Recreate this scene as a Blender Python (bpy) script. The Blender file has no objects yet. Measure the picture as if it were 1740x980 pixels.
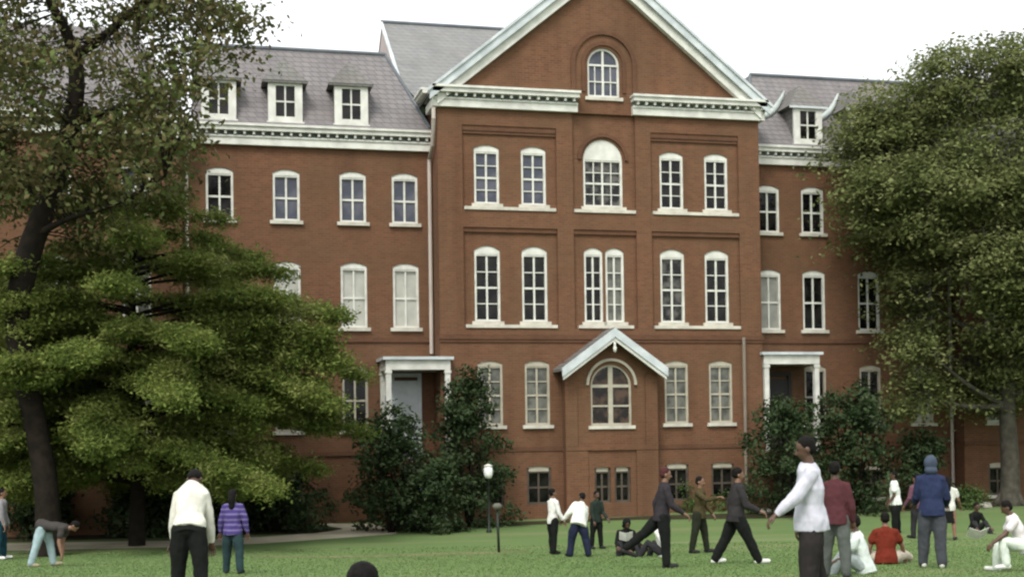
import bpy, bmesh, math, random
import numpy as np
from mathutils import Vector, Matrix, noise as mnoise
from math import sin, cos, tan, pi, radians, sqrt, atan2
random.seed(7)
rng = np.random.default_rng(11)
S = bpy.context.scene
C = S.collection

# ------------------------------------------------------------------ camera
FPX, TH, PITCH, ROLL = 2200.0, radians(13.5), radians(1.0), -0.014
CAM = np.array([-13.4, -42.0, 2.7])
FWD = np.array([sin(TH)*cos(PITCH), cos(TH)*cos(PITCH), sin(PITCH)])
R0 = np.array([cos(TH), -sin(TH), 0.0]); U0 = np.cross(R0, FWD)
RIGHT = R0*cos(ROLL) + U0*sin(ROLL); UP = -R0*sin(ROLL) + U0*cos(ROLL)
PX, PY = 870.0, 735.0 - FPX*tan(PITCH)
cam = bpy.data.cameras.new('camera'); camo = bpy.data.objects.new('camera', cam); C.objects.link(camo)
M = Matrix.Identity(4)
for i in range(3):
    M[i][0], M[i][1], M[i][2], M[i][3] = RIGHT[i], UP[i], -FWD[i], CAM[i]
camo.matrix_world = M
cam.sensor_width = 36; cam.lens = FPX/1740*36
cam.shift_y = (PY-490)/1740; cam.clip_end = 3000; cam.clip_start = 0.5
S.camera = camo

# ------------------------------------------------------------------ world, sun, exposure
SUN_EL, SUN_AZ = radians(52), radians(212)      # azimuth measured clockwise from +Y: light falls from behind the viewer's left
w = bpy.data.worlds.new('World'); S.world = w; w.use_nodes = True
nt = w.node_tree; nt.nodes.clear()
sky = nt.nodes.new('ShaderNodeTexSky'); sky.sky_type = 'NISHITA'; sky.sun_disc = False
sky.sun_elevation = SUN_EL; sky.sun_rotation = SUN_AZ; sky.air_density = 1.0; sky.dust_density = 6.0; sky.ozone_density = 1.0
hs = nt.nodes.new('ShaderNodeHueSaturation'); hs.inputs['Saturation'].default_value = 0.12; hs.inputs['Value'].default_value = 1.0
mx = nt.nodes.new('ShaderNodeMix'); mx.data_type = 'RGBA'
mx.inputs[0].default_value = 0.55; mx.inputs[7].default_value = (9.6, 9.9, 10.0, 1)
bg = nt.nodes.new('ShaderNodeBackground'); bg.inputs['Strength'].default_value = 0.12
ow = nt.nodes.new('ShaderNodeOutputWorld')
nt.links.new(sky.outputs[0], hs.inputs['Color']); nt.links.new(hs.outputs[0], mx.inputs[6])
nt.links.new(mx.outputs[2], bg.inputs['Color']); nt.links.new(bg.outputs[0], ow.inputs['Surface'])
sl = bpy.data.lights.new('sun', 'SUN'); sl.energy = 1.3; sl.angle = radians(18); sl.color = (1.0, 0.95, 0.88)
so = bpy.data.objects.new('sun', sl); C.objects.link(so)
so.rotation_euler = Vector((-sin(SUN_AZ)*cos(SUN_EL), -cos(SUN_AZ)*cos(SUN_EL), -sin(SUN_EL))).to_track_quat('-Z', 'Y').to_euler()
S.view_settings.view_transform = 'Standard'; S.view_settings.look = 'None'
S.view_settings.exposure = 0.8; S.view_settings.gamma = 1.0
S.render.engine = 'CYCLES'
S.cycles.pixel_filter_type = 'BLACKMAN_HARRIS'; S.cycles.filter_width = 2.3
S.cycles.max_bounces = 6; S.cycles.transparent_max_bounces = 8
S.cycles.use_denoising = True

# ------------------------------------------------------------------ materials
def nodes_of(name):
    m = bpy.data.materials.new(name); m.use_nodes = True
    return m, m.node_tree, m.node_tree.nodes['Principled BSDF']
def mixrgb(t, fac, a, b, blend='MIX'):
    n = t.nodes.new('ShaderNodeMix'); n.data_type = 'RGBA'; n.blend_type = blend
    for sock, v in ((0, fac), (6, a), (7, b)):
        if hasattr(v, 'is_linked'): t.links.new(v, n.inputs[sock])
        elif sock == 0: n.inputs[0].default_value = v
        else: n.inputs[sock].default_value = (*v, 1)
    return n.outputs[2]
def noise_fac(t, scale, lo=0.35, hi=0.65, detail=5, coord='Object', vec=None):
    n = t.nodes.new('ShaderNodeTexNoise'); n.inputs['Scale'].default_value = scale; n.inputs['Detail'].default_value = detail
    if vec is None:
        tc = t.nodes.new('ShaderNodeTexCoord'); vec = tc.outputs[coord]
    t.links.new(vec, n.inputs['Vector'])
    r = t.nodes.new('ShaderNodeMapRange'); r.inputs[1].default_value = lo; r.inputs[2].default_value = hi
    t.links.new(n.outputs['Fac'], r.inputs[0]); return r.outputs[0]
def mat(name, col, col2=None, scale=6.0, rough=0.8, spec=0.3, bump=0.0, metallic=0.0):
    m, t, b = nodes_of(name)
    col2 = col2 or tuple(c*0.75 for c in col)
    f = noise_fac(t, scale)
    t.links.new(mixrgb(t, f, col, col2), b.inputs['Base Color'])
    b.inputs['Roughness'].default_value = rough; b.inputs['Specular IOR Level'].default_value = spec
    b.inputs['Metallic'].default_value = metallic
    if bump:
        n = t.nodes.new('ShaderNodeTexNoise'); n.inputs['Scale'].default_value = scale*6; n.inputs['Detail'].default_value = 6
        bp = t.nodes.new('ShaderNodeBump'); bp.inputs['Strength'].default_value = bump; bp.inputs['Distance'].default_value = 0.02
        t.links.new(n.outputs['Fac'], bp.inputs['Height']); t.links.new(bp.outputs[0], b.inputs['Normal'])
    return m
def wall_vec(t, ky=1.0, sx=1.0, sz=1.0):
    tc = t.nodes.new('ShaderNodeTexCoord'); s = t.nodes.new('ShaderNodeSeparateXYZ'); t.links.new(tc.outputs['Object'], s.inputs[0])
    a = t.nodes.new('ShaderNodeMath'); a.operation = 'ADD'; t.links.new(s.outputs[0], a.inputs[0]); t.links.new(s.outputs[1], a.inputs[1])
    c = t.nodes.new('ShaderNodeCombineXYZ'); t.links.new(a.outputs[0], c.inputs[0]); t.links.new(s.outputs[2], c.inputs[1])
    return c.outputs[0], tc.outputs['Object']
def brick_mat(name, c1, c2, mortar, bw, bh, ms, stain=(0.5, 0.5, 0.5), stain_amt=0.35, rough=0.9, offset=0.5):
    m, t, b = nodes_of(name)
    v, ob = wall_vec(t)
    br = t.nodes.new('ShaderNodeTexBrick'); br.offset = offset
    br.inputs['Color1'].default_value = (*c1, 1); br.inputs['Color2'].default_value = (*c2, 1); br.inputs['Mortar'].default_value = (*mortar, 1)
    br.inputs['Scale'].default_value = 1.0; br.inputs['Brick Width'].default_value = bw; br.inputs['Row Height'].default_value = bh
    br.inputs['Mortar Size'].default_value = ms; br.inputs['Bias'].default_value = -0.1
    t.links.new(v, br.inputs['Vector'])
    f1 = noise_fac(t, 0.55, 0.38, 0.72, 6, vec=ob)
    mm = t.nodes.new('ShaderNodeMath'); mm.operation = 'MULTIPLY'; mm.inputs[1].default_value = stain_amt; t.links.new(f1, mm.inputs[0])
    c = mixrgb(t, mm.outputs[0], br.outputs['Color'], stain)
    f2 = noise_fac(t, 3.5, 0.35, 0.7, 4, vec=ob)
    m2 = t.nodes.new('ShaderNodeMath'); m2.operation = 'MULTIPLY'; m2.inputs[1].default_value = 0.30; t.links.new(f2, m2.inputs[0])
    c = mixrgb(t, m2.outputs[0], c, tuple(x*0.55 for x in c1))
    mp = t.nodes.new('ShaderNodeMapping'); mp.inputs['Scale'].default_value = (1.1, 1.1, 0.16); t.links.new(ob, mp.inputs['Vector'])
    f5 = noise_fac(t, 1.0, 0.5, 0.78, 5, vec=mp.outputs[0])
    m3 = t.nodes.new('ShaderNodeMath'); m3.operation = 'MULTIPLY'; m3.inputs[1].default_value = 0.42; t.links.new(f5, m3.inputs[0])
    c = mixrgb(t, m3.outputs[0], c, tuple(x*0.5 for x in c2))
    t.links.new(c, b.inputs['Base Color']); b.inputs['Roughness'].default_value = rough; b.inputs['Specular IOR Level'].default_value = 0.2
    bp = t.nodes.new('ShaderNodeBump'); bp.inputs['Strength'].default_value = 0.5; bp.inputs['Distance'].default_value = 0.01; bp.invert = True
    t.links.new(br.outputs['Fac'], bp.inputs['Height']); t.links.new(bp.outputs[0], b.inputs['Normal'])
    return m
BRICK = brick_mat('red_brick', (0.172, 0.074, 0.038), (0.120, 0.054, 0.030), (0.15, 0.10, 0.064), 0.23, 0.078, 0.010, (0.115, 0.072, 0.040), 0.65)
BRICKD = brick_mat('corbel_brick', (0.132, 0.058, 0.031), (0.098, 0.044, 0.025), (0.12, 0.076, 0.05), 0.23, 0.078, 0.010, (0.11, 0.06, 0.035), 0.5)
SLATE = brick_mat('purple_slate', (0.20, 0.188, 0.187), (0.155, 0.148, 0.15), (0.06, 0.057, 0.057), 0.28, 0.2, 0.012, (0.16, 0.135, 0.132), 0.5, 0.6)
SLATEG = brick_mat('grey_slate', (0.215, 0.218, 0.21), (0.18, 0.183, 0.18), (0.09, 0.09, 0.09), 0.28, 0.2, 0.010, (0.19, 0.18, 0.175), 0.5, 0.6)
SLATED = brick_mat('dormer_slate', (0.18, 0.172, 0.162), (0.145, 0.14, 0.132), (0.05, 0.05, 0.05), 0.25, 0.18, 0.012, (0.13, 0.12, 0.10), 0.5, 0.6)
WHITE = mat('white_paint', (0.66, 0.66, 0.60), (0.50, 0.50, 0.45), 2.5, 0.55)
WHITEG = mat('weathered_white_paint', (0.56, 0.60, 0.61), (0.40, 0.44, 0.45), 2.0, 0.55)
CREAM = mat('cream_paint', (0.42, 0.385, 0.30), (0.32, 0.30, 0.24), 3, 0.6)
STONE = mat('limestone_sill', (0.58, 0.555, 0.47), (0.42, 0.40, 0.34), 3, 0.8)
FRIEZE = mat('overhang_shade_frieze', (0.13, 0.145, 0.14), (0.09, 0.105, 0.10), 2, 0.6)  # shadow beneath the overhang is put into this colour
LEAD = mat('ridge_lead', (0.11, 0.125, 0.135), (0.08, 0.09, 0.10), 2, 0.6)
ROOFSTRIP = mat('pale_roof_strip', (0.40, 0.44, 0.41), (0.28, 0.32, 0.31), 2, 0.6)
DARKIN = mat('dark_door_paint', (0.03, 0.028, 0.025), None, 2, 0.6)
def glass_mat(name, c1, c2, rough=0.08, sc=1.3, spec=0.3):
    m, t, b = nodes_of(name)
    f = noise_fac(t, sc, 0.4, 0.6, 2)
    t.links.new(mixrgb(t, f, c1, c2), b.inputs['Base Color'])
    b.inputs['Roughness'].default_value = rough; b.inputs['Specular IOR Level'].default_value = spec
    return m
G_DARK = glass_mat('dark_glass', (0.004, 0.004, 0.004), (0.018, 0.016, 0.015), 0.06, 1.6, 0.22)
G_BLUE = glass_mat('painted_sky_glass', (0.05, 0.055, 0.075), (0.10, 0.10, 0.125))  # reflected sky put into the pane colour
G_GREY = glass_mat('curtained_glass', (0.14, 0.14, 0.12), (0.055, 0.058, 0.05), 0.15, 2.2)
G_MID = glass_mat('half_curtained_glass', (0.006, 0.006, 0.006), (0.10, 0.095, 0.085), 0.1, 2.6)
BLIND = glass_mat('white_window_blind', (0.42, 0.42, 0.37), (0.36, 0.36, 0.32), 0.3, 2.0)
BLINDG = glass_mat('grey_window_blind', (0.25, 0.25, 0.22), (0.19, 0.19, 0.17), 0.3, 2.0)
BARK_D = mat('dark_bark', (0.022, 0.017, 0.013), (0.012, 0.010, 0.008), 5, 0.95, 0.1, 0.8)
BARK_G = mat('grey_bark', (0.085, 0.078, 0.062), (0.05, 0.046, 0.036), 4, 0.95, 0.1, 0.8)
IRON = mat('black_iron', (0.015, 0.02, 0.015), None, 4, 0.5)
def foliage(name, cols, rough=0.65, trans=0.25, clump=0.9):
    m, t, b = nodes_of(name)
    g = t.nodes.new('ShaderNodeNewGeometry')
    cr = t.nodes.new('ShaderNodeValToRGB'); cr.color_ramp.interpolation = 'LINEAR'
    els = cr.color_ramp.elements
    while len(els) < len(cols): els.new(0.5)
    for i, c in enumerate(cols):
        els[i].position = i/(len(cols)-1); els[i].color = (*c, 1)
    f = noise_fac(t, clump, 0.35, 0.65, 3)
    a = t.nodes.new('ShaderNodeMix'); a.data_type = 'FLOAT'; a.inputs[0].default_value = 0.5
    t.links.new(g.outputs['Random Per Island'], a.inputs[2]); t.links.new(f, a.inputs[3])
    t.links.new(a.outputs[0], cr.inputs[0])
    t.links.new(cr.outputs[0], b.inputs['Base Color']); b.inputs['Roughness'].default_value = rough; b.inputs['Specular IOR Level'].default_value = 0.1
    tr = t.nodes.new('ShaderNodeBsdfTranslucent'); t.links.new(cr.outputs[0], tr.inputs['Color'])
    ms = t.nodes.new('ShaderNodeMixShader'); ms.inputs[0].default_value = trans
    o = t.nodes['Material Output']
    t.links.new(b.outputs[0], ms.inputs[1]); t.links.new(tr.outputs[0], ms.inputs[2]); t.links.new(ms.outputs[0], o.inputs[0])
    return m
F_CEDAR = foliage('layered_foliage', [(0.050, 0.074, 0.020), (0.120, 0.162, 0.036), (0.185, 0.225, 0.058), (0.25, 0.25, 0.095)], 0.7, 0.4)
F_OLIVE = foliage('sparse_olive_brown_foliage', [(0.028, 0.032, 0.014), (0.078, 0.086, 0.030), (0.112, 0.086, 0.040), (0.105, 0.145, 0.045), (0.19, 0.20, 0.085)])
F_OAK = foliage('oak_foliage', [(0.042, 0.056, 0.020), (0.108, 0.132, 0.044), (0.185, 0.208, 0.080), (0.27, 0.27, 0.125)], 0.65, 0.4)
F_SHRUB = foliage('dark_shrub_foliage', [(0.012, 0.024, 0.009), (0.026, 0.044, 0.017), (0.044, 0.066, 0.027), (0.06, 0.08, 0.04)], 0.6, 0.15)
F_BED = foliage('bed_foliage', [(0.03, 0.055, 0.015), (0.06, 0.10, 0.03), (0.10, 0.14, 0.05)], 0.7, 0.2)
F_GRASS = foliage('grass_blades', [(0.105, 0.172, 0.058), (0.125, 0.190, 0.066), (0.145, 0.202, 0.076)], 0.7, 0.25, 0.25)

# ------------------------------------------------------------------ helpers
def link(name, me, m=None, parent=None):
    o = bpy.data.objects.new(name, me); C.objects.link(o)
    if m is not None:
        if me.materials: me.materials[0] = m
        else: me.materials.append(m)
    if parent: o.parent = parent
    return o
def tag(o, label=None, cat=None, group=None, kind=None):
    if label: o['label'] = label
    if cat: o['category'] = cat
    if group: o['group'] = group
    if kind: o['kind'] = kind
    return o
def empty(name, loc, label, cat, group=None, rz=0.0):
    o = bpy.data.objects.new(name, None); C.objects.link(o); o.location = loc; o.rotation_euler = (0, 0, rz); o.empty_display_size = 0.2
    return tag(o, label, cat, group)
class MB:
    def __init__(s): s.v = []; s.f = []
    def add(s, vs, fs):
        k = len(s.v); s.v += [tuple(map(float, p)) for p in vs]; s.f += [tuple(i+k for i in f) for f in fs]; return s
    def face(s, *pts): return s.add(pts, [tuple(range(len(pts)))])
    def box(s, x0, x1, y0, y1, z0, z1):
        return s.add([(x0,y0,z0),(x1,y0,z0),(x1,y1,z0),(x0,y1,z0),(x0,y0,z1),(x1,y0,z1),(x1,y1,z1),(x0,y1,z1)],
                     [(0,3,2,1),(4,5,6,7),(0,1,5,4),(1,2,6,5),(2,3,7,6),(3,0,4,7)])
    def prism_y(s, poly, y0, y1):            # poly of (x,z), counter-clockwise seen from -y
        n = len(poly)
        vs = [(x,y0,z) for x,z in poly] + [(x,y1,z) for x,z in poly]
        return s.add(vs, [tuple(range(n)), tuple(range(2*n-1, n-1, -1))] + [((i+1)%n, i, n+i, n+(i+1)%n) for i in range(n)])
    def prism_x(s, poly, x0, x1):            # poly of (y,z)
        n = len(poly)
        vs = [(x0,y,z) for y,z in poly] + [(x1,y,z) for y,z in poly]
        return s.add(vs, [tuple(range(n)), tuple(range(2*n-1, n-1, -1))] + [((i+1)%n, i, n+i, n+(i+1)%n) for i in range(n)])
    def tube(s, pts, rad, n=8, caps=True):
        pts = [np.array(p, float) for p in pts]
        if not hasattr(rad, '__len__'): rad = [rad]*len(pts)
        ref = None; k0 = len(s.v); vs = []
        for i, p in enumerate(pts):
            d = pts[min(i+1, len(pts)-1)] - pts[max(i-1, 0)]; d = d/(np.linalg.norm(d)+1e-9)
            if ref is None: ref = np.array([1.0, 0, 0]) if abs(d[0]) < 0.8 else np.array([0, 1.0, 0])
            a = ref - d*(ref@d); a /= np.linalg.norm(a)+1e-9; b = np.cross(d, a); ref = a
            for j in range(n):
                t = 2*pi*j/n; vs.append(p + (a*cos(t)+b*sin(t))*rad[i])
        fs = [(i*n+j, i*n+(j+1)%n, (i+1)*n+(j+1)%n, (i+1)*n+j) for i in range(len(pts)-1) for j in range(n)]
        if caps: fs += [tuple(range(n-1, -1, -1)), tuple((len(pts)-1)*n+j for j in range(n))]
        return s.add(vs, fs)
    def lathe(s, prof, c=(0,0,0), n=20):
        vs = []; 
        for r, z in prof:
            for j in range(n): vs.append((c[0]+r*cos(2*pi*j/n), c[1]+r*sin(2*pi*j/n), c[2]+z))
        fs = [(i*n+j, i*n+(j+1)%n, (i+1)*n+(j+1)%n, (i+1)*n+j) for i in range(len(prof)-1) for j in range(n)]
        fs += [tuple(range(n-1, -1, -1)), tuple((len(prof)-1)*n+j for j in range(n))]
        return s.add(vs, fs)
    def mesh(s, name, fix=True):
        me = bpy.data.meshes.new(name); me.from_pydata(s.v, [], s.f)
        if fix:
            bm = bmesh.new(); bm.from_mesh(me); bmesh.ops.recalc_face_normals(bm, faces=bm.faces); bm.to_mesh(me); bm.free()
        me.update(); return me
    def build(s, name, m, parent=None, smooth=False):
        me = s.mesh(name)
        if smooth: me.polygons.foreach_set('use_smooth', [True]*len(me.polygons))
        return link(name, me, m, parent)

# ------------------------------------------------------------------ terrain
F2 = np.array([sin(TH), cos(TH)]); R2 = np.array([cos(TH), -sin(TH)])
_s = np.linspace(-60, 420, 4801)
_h = np.interp(_s, [-60, 0, 13, 22, 30, 36, 42, 44.5, 50, 420], [1.5, 1.6, 1.86, 2.35, 2.85, 3.0, 3.0, 2.78, 2.75, 3.2])
_k = np.ones(31)/31; _h = np.convolve(np.pad(_h, 15, mode='edge'), _k, mode='valid')
def gz(x, y):
    s = (np.asarray(x)-CAM[0])*F2[0] + (np.asarray(y)-CAM[1])*F2[1]
    return CAM[2] - np.interp(s, _s, _h)
def ray(x, y): return FWD + RIGHT*(x-PX)/FPX - UP*(y-PY)/FPX
def at(x, y, depth): return CAM + ray(x, y)*depth                    # pixel of the reference at a given distance
def ground_at(x, y):
    r = ray(x, y)
    for t in np.arange(4, 120, 0.02):
        P = CAM + r*t
        if P[2] <= gz(P[0], P[1]): return np.array([P[0], P[1], float(gz(P[0], P[1]))])
    return P
def terrain():
    ss = np.concatenate([np.linspace(-40, 0, 9), np.arange(0.75, 60, 0.75), np.geomspace(61, 400, 14)])
    ls = np.concatenate([-np.geomspace(300, 31, 10), np.arange(-30, 30.1, 1.5), np.geomspace(31, 300, 10)])
    L, Sg = np.meshgrid(ls, ss)
    X = CAM[0] + Sg*F2[0] + L*R2[0]; Y = CAM[1] + Sg*F2[1] + L*R2[1]; Z = gz(X, Y)
    b = MB(); nl = len(ls)
    b.add(np.stack([X.ravel(), Y.ravel(), Z.ravel()], 1), [(i*nl+j, i*nl+j+1, (i+1)*nl+j+1, (i+1)*nl+j) for i in range(len(ss)-1) for j in range(nl-1)])
    return b
def lawn_mat():
    m, t, b = nodes_of('lawn_turf')
    f1 = noise_fac(t, 0.22, 0.35, 0.65, 4); f2 = noise_fac(t, 2.2, 0.3, 0.7, 5); f3 = noise_fac(t, 22, 0.3, 0.7, 3)
    tc = t.nodes.new('ShaderNodeTexCoord'); mp = t.nodes.new('ShaderNodeMapping'); mp.inputs['Scale'].default_value = (0.09, 0.9, 1); mp.inputs['Rotation'].default_value = (0, 0, TH)
    t.links.new(tc.outputs['Object'], mp.inputs['Vector'])
    f4 = noise_fac(t, 1.0, 0.52, 0.72, 3, vec=mp.outputs[0])
    c = mixrgb(t, f1, (0.088, 0.148, 0.050), (0.132, 0.188, 0.074))
    c = mixrgb(t, f2, c, (0.108, 0.165, 0.060))
    ma = t.nodes.new('ShaderNodeMath'); ma.operation = 'MULTIPLY'; ma.inputs[1].default_value = 0.7; t.links.new(f4, ma.inputs[0])
    c = mixrgb(t, ma.outputs[0], c, (0.20, 0.195, 0.105))
    mb_ = t.nodes.new('ShaderNodeMath'); mb_.operation = 'MULTIPLY'; mb_.inputs[1].default_value = 0.22; t.links.new(f3, mb_.inputs[0])
    c = mixrgb(t, mb_.outputs[0], c, (0.045, 0.075, 0.02))
    t.links.new(c, b.inputs['Base Color']); b.inputs['Roughness'].default_value = 0.95; b.inputs['Specular IOR Level'].default_value = 0.1
    return m
lawn = terrain().build('lawn', lawn_mat(), smooth=True); tag(lawn, kind='structure')
def strip(name, left, right, m, lift, n=40):
    def res(p):
        p = np.array(p, float); k = np.linspace(0, len(p)-1, n); return np.stack([np.interp(k, range(len(p)), p[:, i]) for i in range(2)], 1)
    a, c = res(left), res(right); b = MB(); vs = []
    for i in range(n):
        for q in (0, 0.33, 0.66, 1):
            p = a[i]*(1-q)+c[i]*q; vs.append((p[0], p[1], float(gz(p[0], p[1]))+lift))
    b.add(vs, [(i*4+j, (i+1)*4+j, (i+1)*4+j+1, i*4+j+1) for i in range(n-1) for j in range(3)])
    o = b.build(name, m); return tag(o, kind='structure')
PATHM = mat('sandy_path', (0.56, 0.51, 0.40), (0.42, 0.39, 0.28), 1.2, 0.95, 0.1)
gp = lambda *pts: [ground_at(*p)[:2] for p in pts]
strip('path', gp((-30,924),(120,921),(300,918),(440,912),(540,905),(585,898),(540,889)), gp((-30,936),(120,933),(300,929),(440,923),(570,914),(680,906),(640,890)), PATHM, 0.006)
strip('worn_track', gp((430,943),(560,944),(700,940),(800,937),(900,935)), gp((430,946),(560,947),(700,945),(800,942),(900,937)), mat('dry_grass', (0.17,0.17,0.085), (0.11,0.13,0.055), 1.5, 0.95, 0.1), 0.005)
BEDM = mat('bark_mulch', (0.045, 0.035, 0.022), (0.025, 0.03, 0.012), 3, 0.95, 0.1, 0.6)
strip('planting_bed', [(-26,0.9),(-14,0.3),(-6,-0.3),(-2,-0.6),(2,-0.6),(6,-1.2),(14,-0.6),(26,0.0)], [(-26,-1.6),(-14,-1.5),(-8,-1.9),(-4,-1.6),(0,-1.2),(5,-2.6),(13,-2.2),(26,-2)], BEDM, 0.004)

# ------------------------------------------------------------------ the building
B = empty('brick_building', (0, 0, 0), 'long red brick hall with a gabled centre block, white cornices and dormers', 'building')
def arc(xc, z, hw, rise, n=14):             # arch from right springing to left, apex at z+rise
    if abs(rise-hw) < 0.02: R, zc = hw, z
    else: R = (hw*hw+rise*rise)/(2*rise); zc = z+rise-R
    a = math.asin(min(1, hw/R)); 
    return [(xc+R*sin(a-2*a*i/n), zc+R*cos(a-2*a*i/n)) for i in range(n+1)]
def wall(mb, x0, x1, z0, z1, y, dep, holes):
    """front face at y with rectangular or arched openings (xc, hw, za, zb, rise) and reveals to y+dep"""
    xs = sorted({x0, x1, *[h[0]-h[1] for h in holes], *[h[0]+h[1] for h in holes]}); zs = sorted({z0, z1, *[h[2] for h in holes], *[h[3] for h in holes]})
    xs = [x for x in xs if x0 <= x <= x1]; zs = [z for z in zs if z0 <= z <= z1]
    for i in range(len(xs)-1):
        for j in range(len(zs)-1):
            cx, cz = (xs[i]+xs[i+1])/2, (zs[j]+zs[j+1])/2
            if any(abs(cx-h[0]) < h[1] and h[2] < cz < h[3] for h in holes): continue
            mb.face((xs[i],y,zs[j]),(xs[i+1],y,zs[j]),(xs[i+1],y,zs[j+1]),(xs[i],y,zs[j+1]))
    for xc, hw, za, zb, rise in holes:
        a, b = xc-hw, xc+hw; zt = zb-rise
        mb.face((a,y,za),(a,y+dep,za),(a,y+dep,zt),(a,y,zt)); mb.face((b,y,za),(b,y,zt),(b,y+dep,zt),(b,y+dep,za))
        mb.face((a,y,za),(b,y,za),(b,y+dep,za),(a,y+dep,za))
        if rise <= 0: mb.face((a,y,zt),(a,y+dep,zt),(b,y+dep,zt),(b,y,zt)); continue
        p = arc(xc, zt, hw, rise); m = len(p)//2
        for k in range(len(p)-1):
            mb.face((p[k][0],y,p[k][1]),(p[k][0],y+dep,p[k][1]),(p[k+1][0],y+dep,p[k+1][1]),(p[k+1][0],y,p[k+1][1]))
            cxn = b if k < m else a
            mb.face((cxn,y,zb),(p[k][0],y,p[k][1]),(p[k+1][0],y,p[k+1][1]))
        mb.face((a,y,zb),(p[m][0],y,p[m][1]),(b,y,zb))
WC = {}
def win_meshes(w_, h, rise, cols, rows, head, kind):
    key = (w_, h, rise, cols, rows, head)
    if key in WC: return WC[key]
    hw = w_/2; fr = 0.075; zt = h-rise
    f = MB()
    f.box(-hw, -hw+fr, 0.03, 0.17, 0, zt); f.box(hw-fr, hw, 0.03, 0.17, 0, zt); f.box(-hw+fr, hw-fr, 0.04, 0.17, 0, 0.07)
    top = zt - head
    f.box(-hw+fr, hw-fr, 0.05, 0.17, top-0.05, top)
    cw = (w_-2*fr)/cols
    for c in range(1, cols):
        x = -hw+fr+cw*c; t = 0.03 if c*2 == cols else 0.016
        f.box(x-t, x+t, 0.075, 0.15, 0.07, top-0.05)
    rh = (top-0.12)/rows
    for r in range(1, rows):
        z = 0.07+rh*r; t = 0.032 if r*2 == rows else 0.015
        for c in range(cols):
            a = -hw+fr+cw*c; g = 0.03 if c*2 == cols else 0.016; g2 = 0.03 if (c+1)*2 == cols else 0.016
            f.box(a+(g if c else 0), a+cw-(g2 if c < cols-1 else 0), 0.085, 0.145, z-t, z+t)
    fm = f.mesh('window_frame')
    g = MB(); g.face((-hw+0.01,0.13,0.02),(hw-0.01,0.13,0.02),(hw-0.01,0.13,top),(-hw+0.01,0.13,top)); gm = g.mesh('window_glass', False)
    s = MB(); s.box(-hw-0.1, hw+0.1, -0.10, 0.02, -0.115, 0.0); s.box(-hw+0.002, hw-0.002, 0.02, 0.05, -0.07, -0.003); sm = s.mesh('window_sill')
    l = MB(); lm = None
    if head+rise > 0.02:
        poly = [(-hw+fr, top), (hw-fr, top), (hw-fr, zt), (hw, zt)] + ([p for p in arc(0, zt, hw-0.002, rise-0.003)][1:-1] if rise > 0 else []) + [(-hw, zt), (-hw+fr, zt)]
        if rise <= 0: poly = [(-hw+fr, top), (hw-fr, top), (hw-fr, zt-0.002), (-hw+fr, zt-0.002)]
        l.prism_y(poly, 0.035, 0.16); lm = l.mesh('window_head')
    WC[key] = (fm, gm, sm, lm); return WC[key]
def window(x, y, z, w_, h, rise, cols, rows, head, glass, trim=None, sill=True, label=None, parent=None, headm=None):
    trim = trim or WHITE
    fm, gm, sm, lm = win_meshes(w_, h, rise, cols, rows, head, 0)
    def inst(name, me, m, par):
        if not me.materials: me.materials.append(m)
        o = bpy.data.objects.new(name, me); C.objects.link(o); o.parent = par
        if me.materials[0] != m: o.material_slots[0].link = 'OBJECT'; o.material_slots[0].material = m
        return o
    o = inst('window', fm, trim, parent or B); o.location = (x, y, z)
    if label: o['label'] = label
    nm = 'blind' if glass in (BLIND, BLINDG) else 'glass'
    inst(nm, gm, glass, o)
    if sill: inst('sill', sm, STONE, o)
    if lm: inst('head', lm, headm or trim, o)
    return o
ZB = -1.2
G_BROWN = glass_mat('brown_pane_glass', (0.010, 0.007, 0.005), (0.075, 0.045, 0.028), 0.08, 2.4)  # panes mottled from near black to brown
BROWNF = mat('dull_brown_frame', (0.085, 0.068, 0.05), (0.05, 0.042, 0.033), 3, 0.7)
def arched_window(x, y, z, hw, zs, bars, rails, glass, trim, mull, label):
    """glazed round-headed window: origin at the sill centre, springing at height zs"""
    o = MB(); fr = 0.07
    o.box(-hw, -hw+fr, 0.03, 0.15, 0, zs); o.box(hw-fr, hw, 0.03, 0.15, 0, zs); o.box(-hw+fr, hw-fr, 0.03, 0.15, 0, 0.08)
    ring(o, 0, zs, hw-fr, hw-0.002, 0.03, 0.15)
    o.box(-mull/2, mull/2, 0.05, 0.125, 0.08, zs+hw-fr-0.01)
    for zr_, th in rails: o.box(-hw+fr, -mull/2-0.001, 0.06, 0.12, zr_-th, zr_+th); o.box(mull/2+0.001, hw-fr, 0.06, 0.12, zr_-th, zr_+th)
    for bx in bars: o.box(bx-0.016, bx+0.016, 0.075, 0.118, 0.08, zs)
    w_ = o.build('window', trim, B); w_.location = (x, y, z); w_['label'] = label
    g = MB(); g.face(*[(px_, 0.11, pz) for px_, pz in [(-hw+0.02, 0.02), (hw-0.02, 0.02)] + arc(0, zs, hw-0.02, hw-0.02)]); g.build('glass', glass, w_)
    q = MB(); q.box(-hw-0.1, hw+0.1, -0.10, 0.028, -0.115, -0.002); sq = q.build('sill', STONE, w_)
    return w_
def ring(mb_, xc, zc, r0, r1, y0, y1, leg=0.0, n=20):
    for k in range(n):
        a, b = pi*k/n, pi*(k+1)/n
        mb_.prism_y([(xc+r0*cos(a), zc+r0*sin(a)), (xc+r1*cos(a), zc+r1*sin(a)), (xc+r1*cos(b), zc+r1*sin(b)), (xc+r0*cos(b), zc+r0*sin(b))], y0, y1)
    if leg:
        for s in (-1, 1):
            a, b = sorted((xc+s*r0, xc+s*r1)); mb_.box(a, b, y0, y1, zc-leg, zc)
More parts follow.
